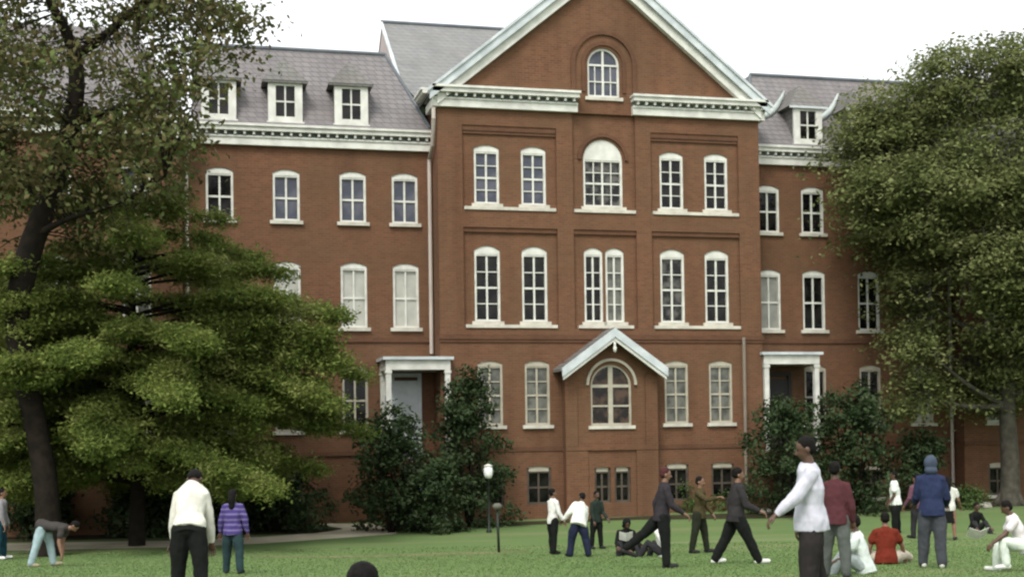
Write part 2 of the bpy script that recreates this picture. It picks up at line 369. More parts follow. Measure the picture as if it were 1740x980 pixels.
# --- centre block front: pilaster plane y=0, panels recessed 0.12
PAN = 0.12
panels = [(-3.27, 1.62, 10.12, 12.95, 0), (3.33, 1.62, 10.12, 12.95, 0), (-3.27, 1.62, 6.2, 9.55, 0), (3.33, 1.62, 6.2, 9.55, 0), (0.04, 1.12, 10.12, 13.52, 0), (0.04, 1.12, 6.2, 9.55, 0)]
p1 = [(x, 0.43, 2.95, 5.1, 0.1) for x in (-4.05, -2.43, 2.52, 4.15)] + [(x, 0.42, 0.3, 1.58, 0.06) for x in (-4.05, -2.43, 2.47, 4.15)]
mb = MB(); wall(mb, -5.72, 5.72, ZB, 13.5, 0, 0.12, panels + p1)
w3 = [(x, 0.43, 10.35, 12.32, 0.12) for x in (-4.05, -2.43, 2.5, 4.15)]; w2 = [(x, 0.44, 6.42, 8.95, 0.16) for x in (-4.07, -2.44, 2.48, 4.12)]
wc = [(0.02, 0.7, 10.35, 12.66, 0.7)]; w2c = [(-0.37, 0.33, 6.42, 8.95, 0.14), (0.39, 0.33, 6.42, 8.95, 0.14)]
wall(mb, -4.95, 5.0, 6.15, 13.6, PAN, 0.25, w3+w2+wc+w2c)
for h in p1:                                                             # deepen the ground floor reveals
    a, b = h[0]-h[1], h[0]+h[1]
    mb.box(a-0.2, a-0.001, 0.125, 0.35, h[2], h[3]); mb.box(b+0.001, b+0.2, 0.125, 0.35, h[2], h[3])
mb.face((-5.72,0,ZB),(-5.72,13,ZB),(-5.72,13,13.9),(-5.72,0,13.9)); mb.face((5.72,0,ZB),(5.72,0,13.9),(5.72,13,13.9),(5.72,13,ZB))
GA, GS = 18.5, 0.80                                                       # gable wall apex and slope
zr = lambda x: GA-GS*abs(x)
gx, gh, gza, gzs = 0.06, 0.57, 14.08, 15.2
mb.face((-5.72,0,13.5),(gx-gh,0,13.5),(gx-gh,0,zr(gx-gh)),(-5.72,0,zr(5.72))); mb.face((gx+gh,0,13.5),(5.72,0,13.5),(5.72,0,zr(5.72)),(gx+gh,0,zr(gx+gh)))
pa = arc(gx, gzs, gh, gh)
mb.face(*([(gx-gh,0,zr(gx-gh)), (gx-gh,0,gzs)] + [(x,0,z) for x, z in reversed(pa)][1:-1] + [(gx+gh,0,gzs), (gx+gh,0,zr(gx+gh)), (0,0,GA)]))
for k in range(len(pa)-1): mb.face((pa[k][0],0,pa[k][1]),(pa[k][0],0.3,pa[k][1]),(pa[k+1][0],0.3,pa[k+1][1]),(pa[k+1][0],0,pa[k+1][1]))
mb.face((gx-gh,0,gza),(gx-gh,0.3,gza),(gx-gh,0.3,gzs),(gx-gh,0,gzs)); mb.face((gx+gh,0,gza),(gx+gh,0,gzs),(gx+gh,0.3,gzs),(gx+gh,0.3,gza))
mb.face((gx-gh,0.001,13.5),(gx+gh,0.001,13.5),(gx+gh,0.001,gza),(gx-gh,0.001,gza))
mb.build('centre_wall', BRICK, B)
# brick mouldings
mo = MB()
for xc, hw in ((-3.27, 1.62), (3.33, 1.62)):
    pm = MB(); pm.box(xc-hw+0.01, xc+hw-0.01, 0.03, 0.118, 12.78, 12.945); pm.box(xc-hw+0.01, xc+hw-0.01, 0.06, 0.118, 12.68, 12.777); pm.build('panel_moulding', BRICKD, B)
    pm = MB(); pm.box(xc-hw+0.01, xc+hw-0.01, 0.04, 0.118, 9.40, 9.545); pm.build('panel_moulding', BRICKD, B)
pm = MB(); pm.box(0.04-1.11, 0.04+1.11, 0.04, 0.118, 9.40, 9.545); pm.build('panel_moulding', BRICKD, B)
mo.box(-5.76, 5.76, -0.07, -0.002, 5.82, 5.98); mo.box(-5.74, 5.74, -0.04, -0.002, 5.72, 5.817); mo.build('belt_course', BRICKD, B); mo = MB(); mo.box(-5.78, 5.78, -0.09, -0.002, 2.08, 2.22);
mo2 = MB(); wall(mo2, -5.76, 5.76, ZB, 2.078, -0.06, 0.058, [h for h in p1 if h[2] < 2]); mo2.face((-5.76,-0.06,ZB),(-5.76,0,ZB),(-5.76,0,2.078),(-5.76,-0.06,2.078)); mo2.face((5.76,-0.06,ZB),(5.76,0,ZB),(5.76,0,2.078),(5.76,-0.06,2.078)); mo2.build('plinth', BRICK, B)
for a_ in ((gx, gzs, 1.02, 1.16, -0.07, -0.003, 0.95), (gx, gzs, 0.66, 0.78, -0.05, -0.003, 0.95), (0.02, 11.96, 0.78, 0.9, 0.05, PAN-0.003)):
    mr = MB(); ring(mr, *a_); mr.build('arch_moulding', BRICKD, B)
mo.build('belt_course', BRICKD, B)

def place(xs, y, z, w_, h, rise, cols, rows, head, glasses, **k):
    for i, x in enumerate(xs): window(x, y, z, w_, h, rise, cols, rows, head, glasses[i % len(glasses)], **k)
place([-4.05,-2.43], PAN, 10.35, 0.86, 1.97, 0.12, 2, 4, 0.1, [G_BLUE])
place([2.5,4.15], PAN, 10.35, 0.86, 1.97, 0.12, 2, 4, 0.1, [G_DARK])
window(0.02, PAN, 10.35, 1.4, 2.31, 0.7, 4, 4, 0.0, G_MID, label='wide arched window with a white tympanum')
place([-4.07,-2.44,2.48,4.12], PAN, 6.42, 0.88, 2.53, 0.16, 2, 4, 0.12, [G_DARK, G_DARK, G_MID, G_DARK])
place([-0.37,0.39], PAN, 6.42, 0.66, 2.53, 0.14, 2, 4, 0.10, [G_DARK, G_GREY])
place([-4.05,-2.43,2.52,4.15], 0, 2.95, 0.86, 2.15, 0.1, 2, 4, 0.08, [G_GREY], trim=CREAM)
place([-4.05,-2.43,2.47,4.15], -0.05, 0.3, 0.84, 1.28, 0.06, 2, 2, 0.12, [G_DARK], trim=BROWNF, headm=CREAM, sill=False)
arched_window(gx, 0.03, gza, 0.57, 1.12, (-0.28, 0.28), [(0.55, 0.018), (1.12, 0.03)], G_BLUE, WHITE, 0.07, 'arched gable window breaking through the cornice')
for a, b, z in ((-4.85, -1.7, 10.13), (1.76, 4.92, 10.13), (-4.85, -1.7, 6.2), (1.76, 4.92, 6.2), (-1.05, 1.13, 10.13), (-0.95, 1.0, 6.2)):
    sc_ = MB(); sc_.box(a, b, -0.05, 0.115, z, z+0.105); sc_.build('sill_course', STONE, B)

# --- cornices: crown, bracketed frieze coloured with the overhang's shadow, lower board
def cornice(mbw, mbd, x0, x1, y, zb, out=0.36, step=0.30):
    mbw.box(x0, x1, y-0.16, y-0.002, zb, zb+0.30)                          # lower board
    mbw.box(x0, x1, y-0.20, y-0.16, zb+0.24, zb+0.30)
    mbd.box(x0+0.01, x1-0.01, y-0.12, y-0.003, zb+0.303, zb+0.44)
    mbw.box(x0-0.02, x1+0.02, y-out, y+0.1, zb+0.443, zb+0.58); mbw.box(x0-0.05, x1+0.05, y-out-0.06, y+0.1, zb+0.583, zb+0.66)
    n = max(1, int((x1-x0)/step))
    for i in range(n):
        x = x0+(i+0.5)*(x1-x0)/n; mbw.box(x-0.04, x+0.04, y-out+0.06, y-0.124, zb+0.33, zb+0.44)
cw, cd = MB(), MB()
cornice(cw, cd, -5.9, -0.92, 0, 13.5); cornice(cw, cd, 1.04, 5.9, 0, 13.5)
for s in (-1, 1):                                                        # returns along the flanks
    xo = s*5.72
    a = lambda d0, d1: sorted((xo+s*d0, xo+s*d1))
    cw.box(*a(0.002, 0.18), 0.004, 1.18, 13.503, 13.767); cd.box(*a(0.003, 0.14), 0.006, 1.18, 13.776, 13.966)
    cw.box(*a(-0.0, 0.46), 0.105, 1.6, 13.976, 14.078); cw.box(*a(-0.0, 0.53), 0.107, 1.6, 14.085, 14.158)
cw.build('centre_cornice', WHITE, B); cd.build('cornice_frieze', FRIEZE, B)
# --- rakes of the gable
rk, rf = MB(), MB()
OA, OS = 18.93, 0.815
def rake(mb_, apex, slope, drop, xe, y0, y1):
    for s in (-1, 1):
        pl = [(0, apex-drop), (s*xe, apex-drop-slope*xe), (s*xe, apex-slope*xe), (0, apex)]
        mb_.prism_y(pl, y0, y1)
rake(rf, OA, OS, 0.36, 6.02, -0.36, -0.30); rake(rf, OA+0.05, OS, 0.11, 6.1, -0.42, -0.363)
rake(rk, OA-0.30, OS, 0.40, 5.75, -0.22, -0.003)
rf.build('rake_fascia', WHITEG, B); rk.build('rake_board', WHITE, B)
pr = MB()
for s in (-1, 1):
    pl = [(0, OA-0.14), (s*6.02, OA-0.14-OS*6.02), (s*6.02, OA-0.02-OS*6.02), (0, OA-0.02)]
    pr.prism_y(pl, -0.297, 9.0)
pr.build('centre_gable_roof', SLATEG, B)
# --- main cross roof behind the gable
cr_ = MB(); z8 = 18.75; sl_ = 0.77
zz = lambda y: z8-sl_*(8-y)
cr_.face((-5.75,1.25,zz(1.25)),(5.75,1.25,zz(1.25)),(6.4,3.5,zz(3.5)),(6.4,8,z8),(-6.4,8,z8),(-6.4,3.5,zz(3.5)))
cr_.face((6.4,8,z8),(6.4,15,zz(1)),(-6.4,15,zz(1)),(-6.4,8,z8))
cr_.build('main_roof', SLATEG, B)
GER = mat('pale_gable_face', (0.42,0.36,0.33), (0.34,0.29,0.27), 1.5)  # pale pinkish tone for the end gables
for s in (-1, 1):
    ge = MB(); ge.face((s*6.37,3.5,13.0),(s*6.37,12.5,13.0),(s*6.37,12.5,zz(3.5)-0.06),(s*6.37,8,z8-0.06),(s*6.37,3.5,zz(3.5)-0.06))
    ge.build('gable_end_wall', GER, B)
rg = MB(); rg.tube([(-6.45,8,z8+0.02),(6.45,8,z8+0.02)], 0.09, 8); rg.build('ridge_cap', LEAD, B)
for s in (-1, 1):
    vr = MB(); vr.tube([(s*6.42,3.5,zz(3.5)),(s*6.42,8,z8)], 0.07, 6); vr.build('verge_trim', WHITEG, B)

# --- wings and end blocks
YW, YE = 1.2, 0.55
WX = [6.65, 8.4, 10.6, 12.75]; EX = [15.35, 17.75, 20.2, 22.6]
for s in (-1, 1):
    wx = [s*x+(0.0 if s < 0 else -0.06) for x in WX]; ex = [s*x for x in EX]
    wing_h = [(x, 0.44, 9.8, 11.5, 0.12) for x in wx] + [(x, 0.44, 6.28, 8.45, 0.12) for x in wx] + [(x, 0.43, 2.85, 5.0, 0.1) for x in wx[1:]] + [(x, 0.41, 0.15, 1.35, 0.06) for x in wx[2:]]
    end_h = [(x, 0.44, 9.8, 11.5, 0.12) for x in ex] + [(x, 0.44, 6.28, 8.45, 0.12) for x in ex] + [(x, 0.43, 2.85, 5.0, 0.1) for x in ex] + [(x, 0.41, 0.15, 1.35, 0.06) for x in ex]
    m1 = MB(); a, b = sorted((s*5.72, s*13.95)); wall(m1, a, b, ZB, 12.9, YW, 0.25, wing_h); m1.box(a+0.01, b-0.01, YW+0.26, 13, ZB, 12.85)
    m1.build('wing_wall', BRICK, B)
    m2 = MB(); a2, b2 = sorted((s*13.95, s*24.5)); wall(m2, a2, b2, ZB, 12.9, YE, 0.25, end_h); m2.box(a2, b2, YE+0.26, 14, ZB, 12.85)
    xi = s*13.95; m2.face((xi,YE,ZB),(xi,YE+0.26,ZB),(xi,YE+0.26,12.9),(xi,YE,12.9)); xo = s*24.5; m2.face((xo,YE,ZB),(xo,YE+0.26,ZB),(xo,YE+0.26,12.9),(xo,YE,12.9))
    m2.build('end_block_wall', BRICK, B)
    st = MB()
    st.box(min(s*5.8,s*13.93), max(s*5.8,s*13.93), YW-0.06, YW-0.002, 5.80, 5.95); st.box(a2-0.03, b2+0.03, YE-0.06, YE-0.002, 5.80, 5.95)
    st.box(min(s*5.8,s*13.93), max(s*5.8,s*13.93), YW-0.07, YW-0.002, 2.02, 2.16); st.box(a2-0.03, b2+0.03, YE-0.07, YE-0.002, 2.02, 2.16)
    st.build('belt_course', BRICKD, B)
    c1, c2 = MB(), MB()
    cornice(c1, c2, min(s*5.76, s*13.9), max(s*5.76, s*13.9), YW, 12.24, 0.32); cornice(c1, c2, a2-0.2, b2+0.2, YE, 12.24, 0.32)
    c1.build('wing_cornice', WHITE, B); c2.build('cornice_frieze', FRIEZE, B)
    gl3 = [G_BLUE, G_BLUE, G_BLUE, G_DARK] if s < 0 else [G_DARK]*4
    place(wx, YW, 9.8, 0.88, 1.7, 0.12, 2, 2, 0.08, gl3)
    gl2 = [BLIND, BLIND, BLIND, G_GREY] if s < 0 else [BLINDG, G_DARK, G_DARK, G_GREY]
    for x, g in zip(wx, gl2): window(x, YW, 6.28, 0.88, 2.17, 0.12, 2, 2, 0.08, g)
    place(wx[1:], YW, 2.85, 0.86, 2.15, 0.1, 2, 2, 0.08, [G_DARK] if s < 0 else [G_DARK, G_DARK, BLIND], trim=CREAM)
    place(wx[2:], YW, 0.15, 0.82, 1.2, 0.06, 2, 2, 0.12, [G_DARK], trim=BROWNF, headm=CREAM)
    place(ex, YE, 9.8, 0.88, 1.7, 0.12, 2, 2, 0.08, [G_BLUE]); place(ex, YE, 6.28, 0.88, 2.17, 0.12, 2, 2, 0.08, [G_GREY, BLIND])
    place(ex, YE, 2.85, 0.86, 2.15, 0.1, 2, 2, 0.08, [BLINDG, G_DARK]); place(ex, YE, 0.15, 0.82, 1.2, 0.06, 2, 2, 0.12, [G_DARK], trim=BROWNF, headm=CREAM)
    # wing mansard with hipped inner end and flat deck
    r = MB(); K = 1.5; y0 = YW-0.35; zE = 12.91; yD, zD = 3.35, 16.12
    xa, xb, xc, xd = s*5.76, s*6.95, s*13.6, s*13.6
    r.face((xa,y0,zE),(xa,y0+0.3,zE+0.14),(xd,y0+0.3,zE+0.14),(xd,y0,zE))
    r.face((xa,y0+0.3,zE+0.14),(xb,yD,zD),(xc,yD,zD),(xd,y0+0.3,zE+0.14))
    r.face((xa,y0+0.3,zE+0.14),(xa,12,zE),(xb,12,zD),(xb,yD,zD)); r.face((xb,yD,zD),(xb,12,zD),(xc,12,zD),(xc,yD,zD))
    r.build('wing_roof', SLATE, B)
    lead = MB(); lead.tube([(xb,yD,zD),(xc,yD,zD)], 0.085, 8); lead.tube([(xa,y0+0.3,zE+0.14),(xb,yD,zD)], 0.06, 8); lead.build('roof_edge_cap', LEAD, B)
    e = MB(); ya = YE-0.35
    e.face((a2-0.2,ya,zE),(b2+0.2,ya,zE),(b2-1.5,yD,zD+0.4),(a2+1.5,yD,zD+0.4)); e.face((a2-0.2,ya,zE),(a2+1.5,yD,zD+0.4),(a2+1.5,12,zD+0.4),(a2-0.2,13,zE)); e.face((b2+0.2,ya,zE),(b2+0.2,13,zE),(b2-1.5,12,zD+0.4),(b2-1.5,yD,zD+0.4))
    e.face((a2+1.5,yD,zD+0.4),(b2-1.5,yD,zD+0.4),(b2-1.5,12,zD+0.4),(a2+1.5,12,zD+0.4))
    e.build('end_block_roof', SLATE, B)
    # dormers
    slope_y = lambda z: y0+0.3+(z-zE-0.14)*(yD-y0-0.3)/(zD-zE-0.14)
    dx = [8.42, 10.6, 12.75] if s < 0 else [8.2, 10.42, 12.6]
    for x in dx:
        x = s*x; fy = 1.14; zb, ze = 13.0, 14.46; hw = 0.56
        d = MB()
        d.box(x-hw, x-0.31, fy, fy+0.1, zb, ze); d.box(x+0.31, x+hw, fy, fy+0.1, zb, ze); d.box(x-0.31, x+0.31, fy, fy+0.1, zb, zb+0.24); d.box(x-0.31, x+0.31, fy, fy+0.1, ze-0.2, ze)
        d.box(x-hw-0.05, x+hw+0.05, fy-0.05, fy-0.002, zb-0.02, zb+0.07)
        do = d.build('dormer', WHITE, B)
        for q in (-1, 1):
            ck = MB(); ck.face((x+q*(hw-0.02), fy+0.1, zb), (x+q*(hw-0.02), slope_y(zb)+0.05, zb), (x+q*(hw-0.02), slope_y(ze)+0.05, ze), (x+q*(hw-0.02), fy+0.1, ze))
            ck.build('cheek', SLATED, do)
        fw = MB(); fw.box(x-0.025, x+0.025, fy+0.035, fy+0.08, zb+0.24, ze-0.2)
        for zq in (0.0,): fw.box(x-0.31, x-0.027, fy+0.04, fy+0.08, 13.72, 13.77); fw.box(x+0.027, x+0.31, fy+0.04, fy+0.08, 13.72, 13.77)
        fw.build('sash', WHITE, do)
        g = MB(); g.face((x-0.315,fy+0.07,zb+0.23),(x+0.315,fy+0.07,zb+0.23),(x+0.315,fy+0.07,ze-0.19),(x-0.315,fy+0.07,ze-0.19)); g.build('glass', G_DARK, do)
        h = MB(); ew = 0.75; eb = fy-0.08; za = 15.36; yb = slope_y(za)+0.1
        zl = ze-0.03
        yl = slope_y(zl)+0.02
        A = (x, fy+0.62, za); Bk = (x, yb, za)
        L0, R0_, L1, R1 = (x-ew, eb, zl), (x+ew, eb, zl), (x-ew, yl, zl), (x+ew, yl, zl)
        h.face(L0, R0_, A); h.face(L0, A, Bk, L1); h.face(R0_, R1, Bk, A); h.face(L0, L1, R1, R0_)
        h.build('dormer_roof', SLATED, do)
        ev = MB(); ev.box(x-ew, x+ew, eb-0.02, eb+0.03, zl-0.09, zl-0.012); ev.build('eave_board', WHITEG if s > 0 else SLATED, do)
        if s > 0:
            vf = MB(); pts = []
            for k in range(8):
                t = k/7; px_ = x-1.55+t*1.42; zq = 14.15+t**1.7*1.25
                pts.append((px_, slope_y(zq)-0.03, zq))
            vf.tube(pts, [0.10, 0.12, 0.13, 0.13, 0.12, 0.10, 0.07, 0.04], 8); vf.build('curved_roof_strip', ROOFSTRIP, do, True)  # pale curved strip on the slope beside the dormer
# --- downspouts
dsm = MB(); dsm.tube([(-5.86,-0.10,13.45),(-5.86,-0.1,13.1),(-5.83,0.35,12.3),(-5.83,1.0,11.95),(-5.83,1.02,5.4)], 0.065, 8)
dsm.build('downspout', mat('pale_downspout_paint', (0.52,0.46,0.40), (0.42,0.37,0.33), 1), B)
dsb = mat('brown_downspout_paint', (0.23,0.19,0.145), (0.18,0.15,0.12), 1)
d2 = MB(); d2.tube([(4.98,-0.14,5.9),(4.98,-0.14,0.3),(4.98,-0.3,0.1)], 0.06, 8); d2.build('downspout', dsb, B)
for s in (-1, 1):
    d3 = MB(); d3.tube([(s*13.78,0.2,12.5),(s*13.72,0.35,12.0),(s*13.8,1.08,11.5),(s*13.8,1.1,-0.2)], 0.06, 8); d3.build('downspout', bpy.data.materials['pale_downspout_paint'], B)

# --- projecting entrance bay with gabled hood
YB = -0.5
eb_ = MB()
bh = [(0.0, 0.72, 2.9, 4.95, 0.72), (-0.34, 0.28, 0.32, 1.52, 0.04), (0.36, 0.28, 0.32, 1.52, 0.04)]
wall(eb_, -1.58, 1.58, ZB, 5.05, YB, 0.3, bh)
eb_.face((-1.58,YB,5.05),(1.58,YB,5.05),(0,YB,6.0))
eb_.face((-1.58,YB,ZB),(-1.58,0,ZB),(-1.58,0,5.05),(-1.58,YB,5.05)); eb_.face((1.58,YB,ZB),(1.58,YB,5.05),(1.58,0,5.05),(1.58,0,ZB))
eb_.build('entrance_bay', BRICK, B)
em = MB(); em.box(-1.62, 1.62, YB-0.07, YB-0.002, 2.08, 2.22); em.box(-1.62, -1.2, YB-0.05, YB-0.003, 2.225, 4.6); em.box(1.2, 1.62, YB-0.05, YB-0.003, 2.225, 4.6)
em.box(-1.62, -0.85, YB-0.05, YB-0.003, ZB, 2.077); em.box(0.85, 1.62, YB-0.05, YB-0.003, ZB, 2.077)
em.build('bay_pilaster', BRICK, B)
arched_window(0.0, YB+0.03, 2.9, 0.72, 1.33, (), [(0.66, 0.03), (1.33, 0.05)], G_BROWN, CREAM, 0.16, 'arched double window under the gabled hood')
place([-0.34, 0.36], YB+0.04, 0.32, 0.56, 1.2, 0.04, 2, 2, 0.12, [G_DARK], trim=BROWNF, headm=CREAM, sill=False)
ar = MB(); ring(ar, 0.0, 4.26, 0.80, 0.89, YB-0.09, YB-0.003); ar.build('hood_mould', CREAM, B)
hd, hb, ht = MB(), MB(), MB()
HA, HS = 6.14, 0.72
for s in (-1, 1):
    hb.prism_y([(0, HA-0.30), (s*1.84, HA-0.30-HS*1.84), (s*1.84, HA-HS*1.84), (0, HA)], YB-0.55, YB-0.48)
    hd.prism_y([(0, HA-0.43), (s*1.80, HA-0.43-HS*1.80), (s*1.80, HA-0.303-HS*1.80), (0, HA-0.303)], YB-0.5, YB-0.42)
    ht.prism_y([(0, HA-0.08), (s*1.89, HA-0.08-HS*1.89), (s*1.89, HA+0.02-HS*1.89), (0, HA+0.02)], YB-0.475, 0.0)
hb.build('hood_fascia', WHITEG, B); hd.build('hood_soffit_board', WHITE, B); ht.build('hood_roof', SLATED, B)
fi = MB(); fi.lathe([(0.0, -0.2), (0.05, -0.16), (0.07, -0.05), (0.03, 0.05), (0.05, 0.12), (0.0, 0.2)], (0, YB-0.47, HA-0.62), 10); fi.build('pendant', WHITE, B, True)

# --- side porches
def porch(x0, x1, yf, ztop, zfl, posts, door, name_m):
    f = MB(); f.box(x0, x1, yf, 1.19, ztop-0.42, ztop-0.10); po = f.build('porch', WHITE, B)
    t = MB(); t.box(x0-0.1, x1+0.1, yf-0.1, 1.19, ztop-0.097, ztop); t.build('porch_roof', WHITEG, po)
    for (x, y) in posts:
        p = MB(); p.box(x-0.085, x+0.085, y-0.085, y+0.085, zfl, ztop-0.422); p.box(x-0.11, x+0.11, y-0.11, y+0.11, ztop-0.54, ztop-0.44); p.box(x-0.09, x+0.09, y-0.09, y+0.09, zfl, zfl+0.16); p.build('post', WHITE, po)
    d = MB(); d.box(x0+0.02, x1-0.02, yf+0.02, 1.18, -0.6, zfl-0.001); d.build('porch_base', BRICKD, po)
    for k in range(7):
        q = MB(); 
    stp = MB()
    for k in range(8):
        zt = zfl-(k+1)*0.2
        stp.box(x0+0.45, x1-0.45, yf-0.2*(k+1), yf-0.2*k+0.015, -0.6, zt)
    stp.build('steps', mat('dark_concrete', (0.11,0.11,0.09), (0.06,0.065,0.05), 3), po)  # steps in dark concrete, mottled in two tones
    dx0, dx1 = door
    dd = MB(); dd.box(dx0, dx1, 1.10, 1.197, zfl, zfl+2.6); dd.box(dx0-0.12, dx0-0.002, 1.06, 1.197, zfl, zfl+2.72); dd.box(dx1+0.002, dx1+0.12, 1.06, 1.197, zfl, zfl+2.72); dd.box(dx0-0.12, dx1+0.12, 1.05, 1.197, zfl+2.722, zfl+2.85)
    for a in (0.25, 1.35): dd.box(dx0+0.14, dx1-0.14, 1.07, 1.098, zfl+a, zfl+a+0.9)
    dd.build('door', name_m, po)
    return po
pl_ = porch(-7.58, -5.45, -0.35, 5.22, 1.9, [(-7.49, -0.26), (-5.54, -0.26), (-7.49, 1.05)], (-7.1, -6.3), WHITEG)
rl = MB(); rl.tube([(-6.75,-0.4,2.85),(-6.75,-1.9,1.35)], 0.03, 8); rl.tube([(-6.75,-0.4,1.8),(-6.75,-0.4,2.86)], 0.03, 8); rl.tube([(-6.75,-1.9,-0.2),(-6.75,-1.9,1.36)], 0.03, 8); rl.build('handrail', mat('blue_grey_rail', (0.3,0.36,0.42), None, 2, 0.4), pl_)
pw = MB(); pw.box(-7.46, -7.42, -0.15, 0.9, 2.6, 4.0); pw.build('side_lattice', WHITEG, pl_)
porch(5.74, 7.86, -0.1, 5.4, 1.9, [(5.85, -0.0), (7.76, -0.0), (5.85, 1.08)], (6.3, 7.2), DARKIN)

# ------------------------------------------------------------------ vegetation
def leaf_mesh(name, pos, nrm, size, m, parent=None, aspect=0.55):
    n = len(pos); nrm = nrm/(np.linalg.norm(nrm, axis=1, keepdims=True)+1e-9)
    a = rng.normal(size=(n, 3)); u = a - nrm*(a*nrm).sum(1, keepdims=True); u /= np.linalg.norm(u, axis=1, keepdims=True)+1e-9
    v = np.cross(nrm, u); s = (size*rng.uniform(0.65, 1.35, n))[:, None]
    dr = nrm*s*0.18
    V = np.stack([pos-u*s, pos+v*s*aspect+dr, pos+u*s, pos-v*s*aspect+dr], 1).reshape(-1, 3)
    me = bpy.data.meshes.new(name); me.vertices.add(4*n); me.vertices.foreach_set('co', V.ravel().astype(np.float32))
    me.loops.add(4*n); me.loops.foreach_set('vertex_index', np.arange(4*n, dtype=np.int32)); me.polygons.add(n)
    me.polygons.foreach_set('loop_start', np.arange(0, 4*n, 4, dtype=np.int32)); me.polygons.foreach_set('loop_total', np.full(n, 4, np.int32))
    me.update(calc_edges=True); return link(name, me, m, parent)
def rel(o, pts): return pts - np.array(o.location)
def smooth_path(pts, n=24):
    pts = np.array(pts, float); k = len(pts); t = np.linspace(0, k-1, n); out = []
    for q in t:
        i = min(int(q), k-2); f = q-i
        p0, p1, p2, p3 = pts[max(i-1,0)], pts[i], pts[i+1], pts[min(i+2,k-1)]
        out.append(0.5*((2*p1)+(-p0+p2)*f+(2*p0-5*p1+4*p2-p3)*f*f+(-p0+3*p1-3*p2+p3)*f**3))
    return np.array(out)

# --- tall leaning tree with a dark forked trunk
base = ground_at(78, 944); D = float((base-CAM)@FWD)
T1 = empty('leaning_tree', base, 'tall dark tree with a bent forked trunk and thin brownish crown', 'tree')
tb = MB()
def limb(mb_, pix, rads, o, n=24):
    p = smooth_path([at(x, y, d) for x, y, d in pix], n); r = np.interp(np.linspace(0, len(rads)-1, n), range(len(rads)), rads)
    mb_.tube(rel(o, p), list(r), 10); return p
trunk = limb(tb, [(78,950,D),(82,880,D),(72,780,D),(45,650,D),(30,545,D),(45,445,D),(85,330,D),(115,235,D),(130,150,D),(126,85,D)], [0.42,0.31,0.29,0.29,0.30,0.31,0.26,0.24,0.2,0.17], T1, 40)
limbs = [limb(tb, [(126,90,D),(108,45,D-0.3),(85,0,D-0.6),(60,-90,D-1),(40,-190,D-1.2)], [0.16,0.13,0.11,0.07,0.03], T1),
         limb(tb, [(127,92,D),(165,72,D-0.4),(210,32,D-0.8),(255,-5,D-1.1),(320,-70,D-1.3)], [0.13,0.11,0.095,0.08,0.03], T1),
         limb(tb, [(120,215,D),(180,190,D+0.8),(250,175,D+1.6),(330,160,D+2.2)], [0.1,0.07,0.05,0.02], T1),
         limb(tb, [(75,350,D),(30,300,D+0.5),(-40,240,D+1),(-90,170,D+1)], [0.12,0.08,0.05,0.02], T1),
         limb(tb, [(60,400,D),(120,370,D-0.6),(200,345,D-1.2),(280,300,D-1.5)], [0.1,0.07,0.05,0.02], T1)]
allp = np.concatenate(limbs + [trunk[25:]])
cl = []
while len(cl) < 285:
    x, y, d = rng.uniform(-140, 445), rng.uniform(-230, 440), D+rng.uniform(-3.2, 3.4)
    ex = (x-140)/290; ey = (y-90)/340; ez = (d-D)/3.6
    rr = ex*ex+ey*ey+ez*ez
    if rr > 1 or rng.random() > 0.35+0.65*rr: continue
    if x > 330-0.4*max(0, y-200) and y > 190 and rng.random() < 0.85: continue
    if mnoise.noise(Vector((x/70, y/70, d*0.5))) < 0.0: continue
    if (x-125)**2/45**2 + (y-210)**2/150**2 < 1 and d < D+0.3 and rng.random() < 0.93: continue
    cl.append(at(x, y, d))
for k in range(90):
    x, y = rng.uniform(-60, 350), rng.uniform(200, 430)
    if x > 330-0.35*(y-200) or mnoise.noise(Vector((x/60, y/60, 9))) < -0.05: continue
    cl.append(at(x, y, D+rng.uniform(0.6, 3.4)))
cl = np.array(cl)
lp, ln = [], []
for c in cl:
    j = np.argmin(((allp-c)**2).sum(1)); q = allp[j]; mid = (q+c)/2+np.array([0, 0, 0.15])
    tb.tube(rel(T1, smooth_path([q, mid, c], 6)), [0.028, 0.02, 0.016, 0.013, 0.01, 0.006], 5)
    k = int(rng.integers(50, 130)); g = rng.normal(size=(k, 3))*np.array([0.40, 0.40, 0.22]); lp.append(c+g); ln.append(g*0.6+rng.normal(size=(k, 3))*0.7+np.array([0, 0, 0.5]))
tb.build('trunk', BARK_D, T1, True)
lp, ln = np.concatenate(lp), np.concatenate(ln)
leaf_mesh('crown', rel(T1, lp), ln, np.full(len(lp), 0.085), F_OLIVE, T1)

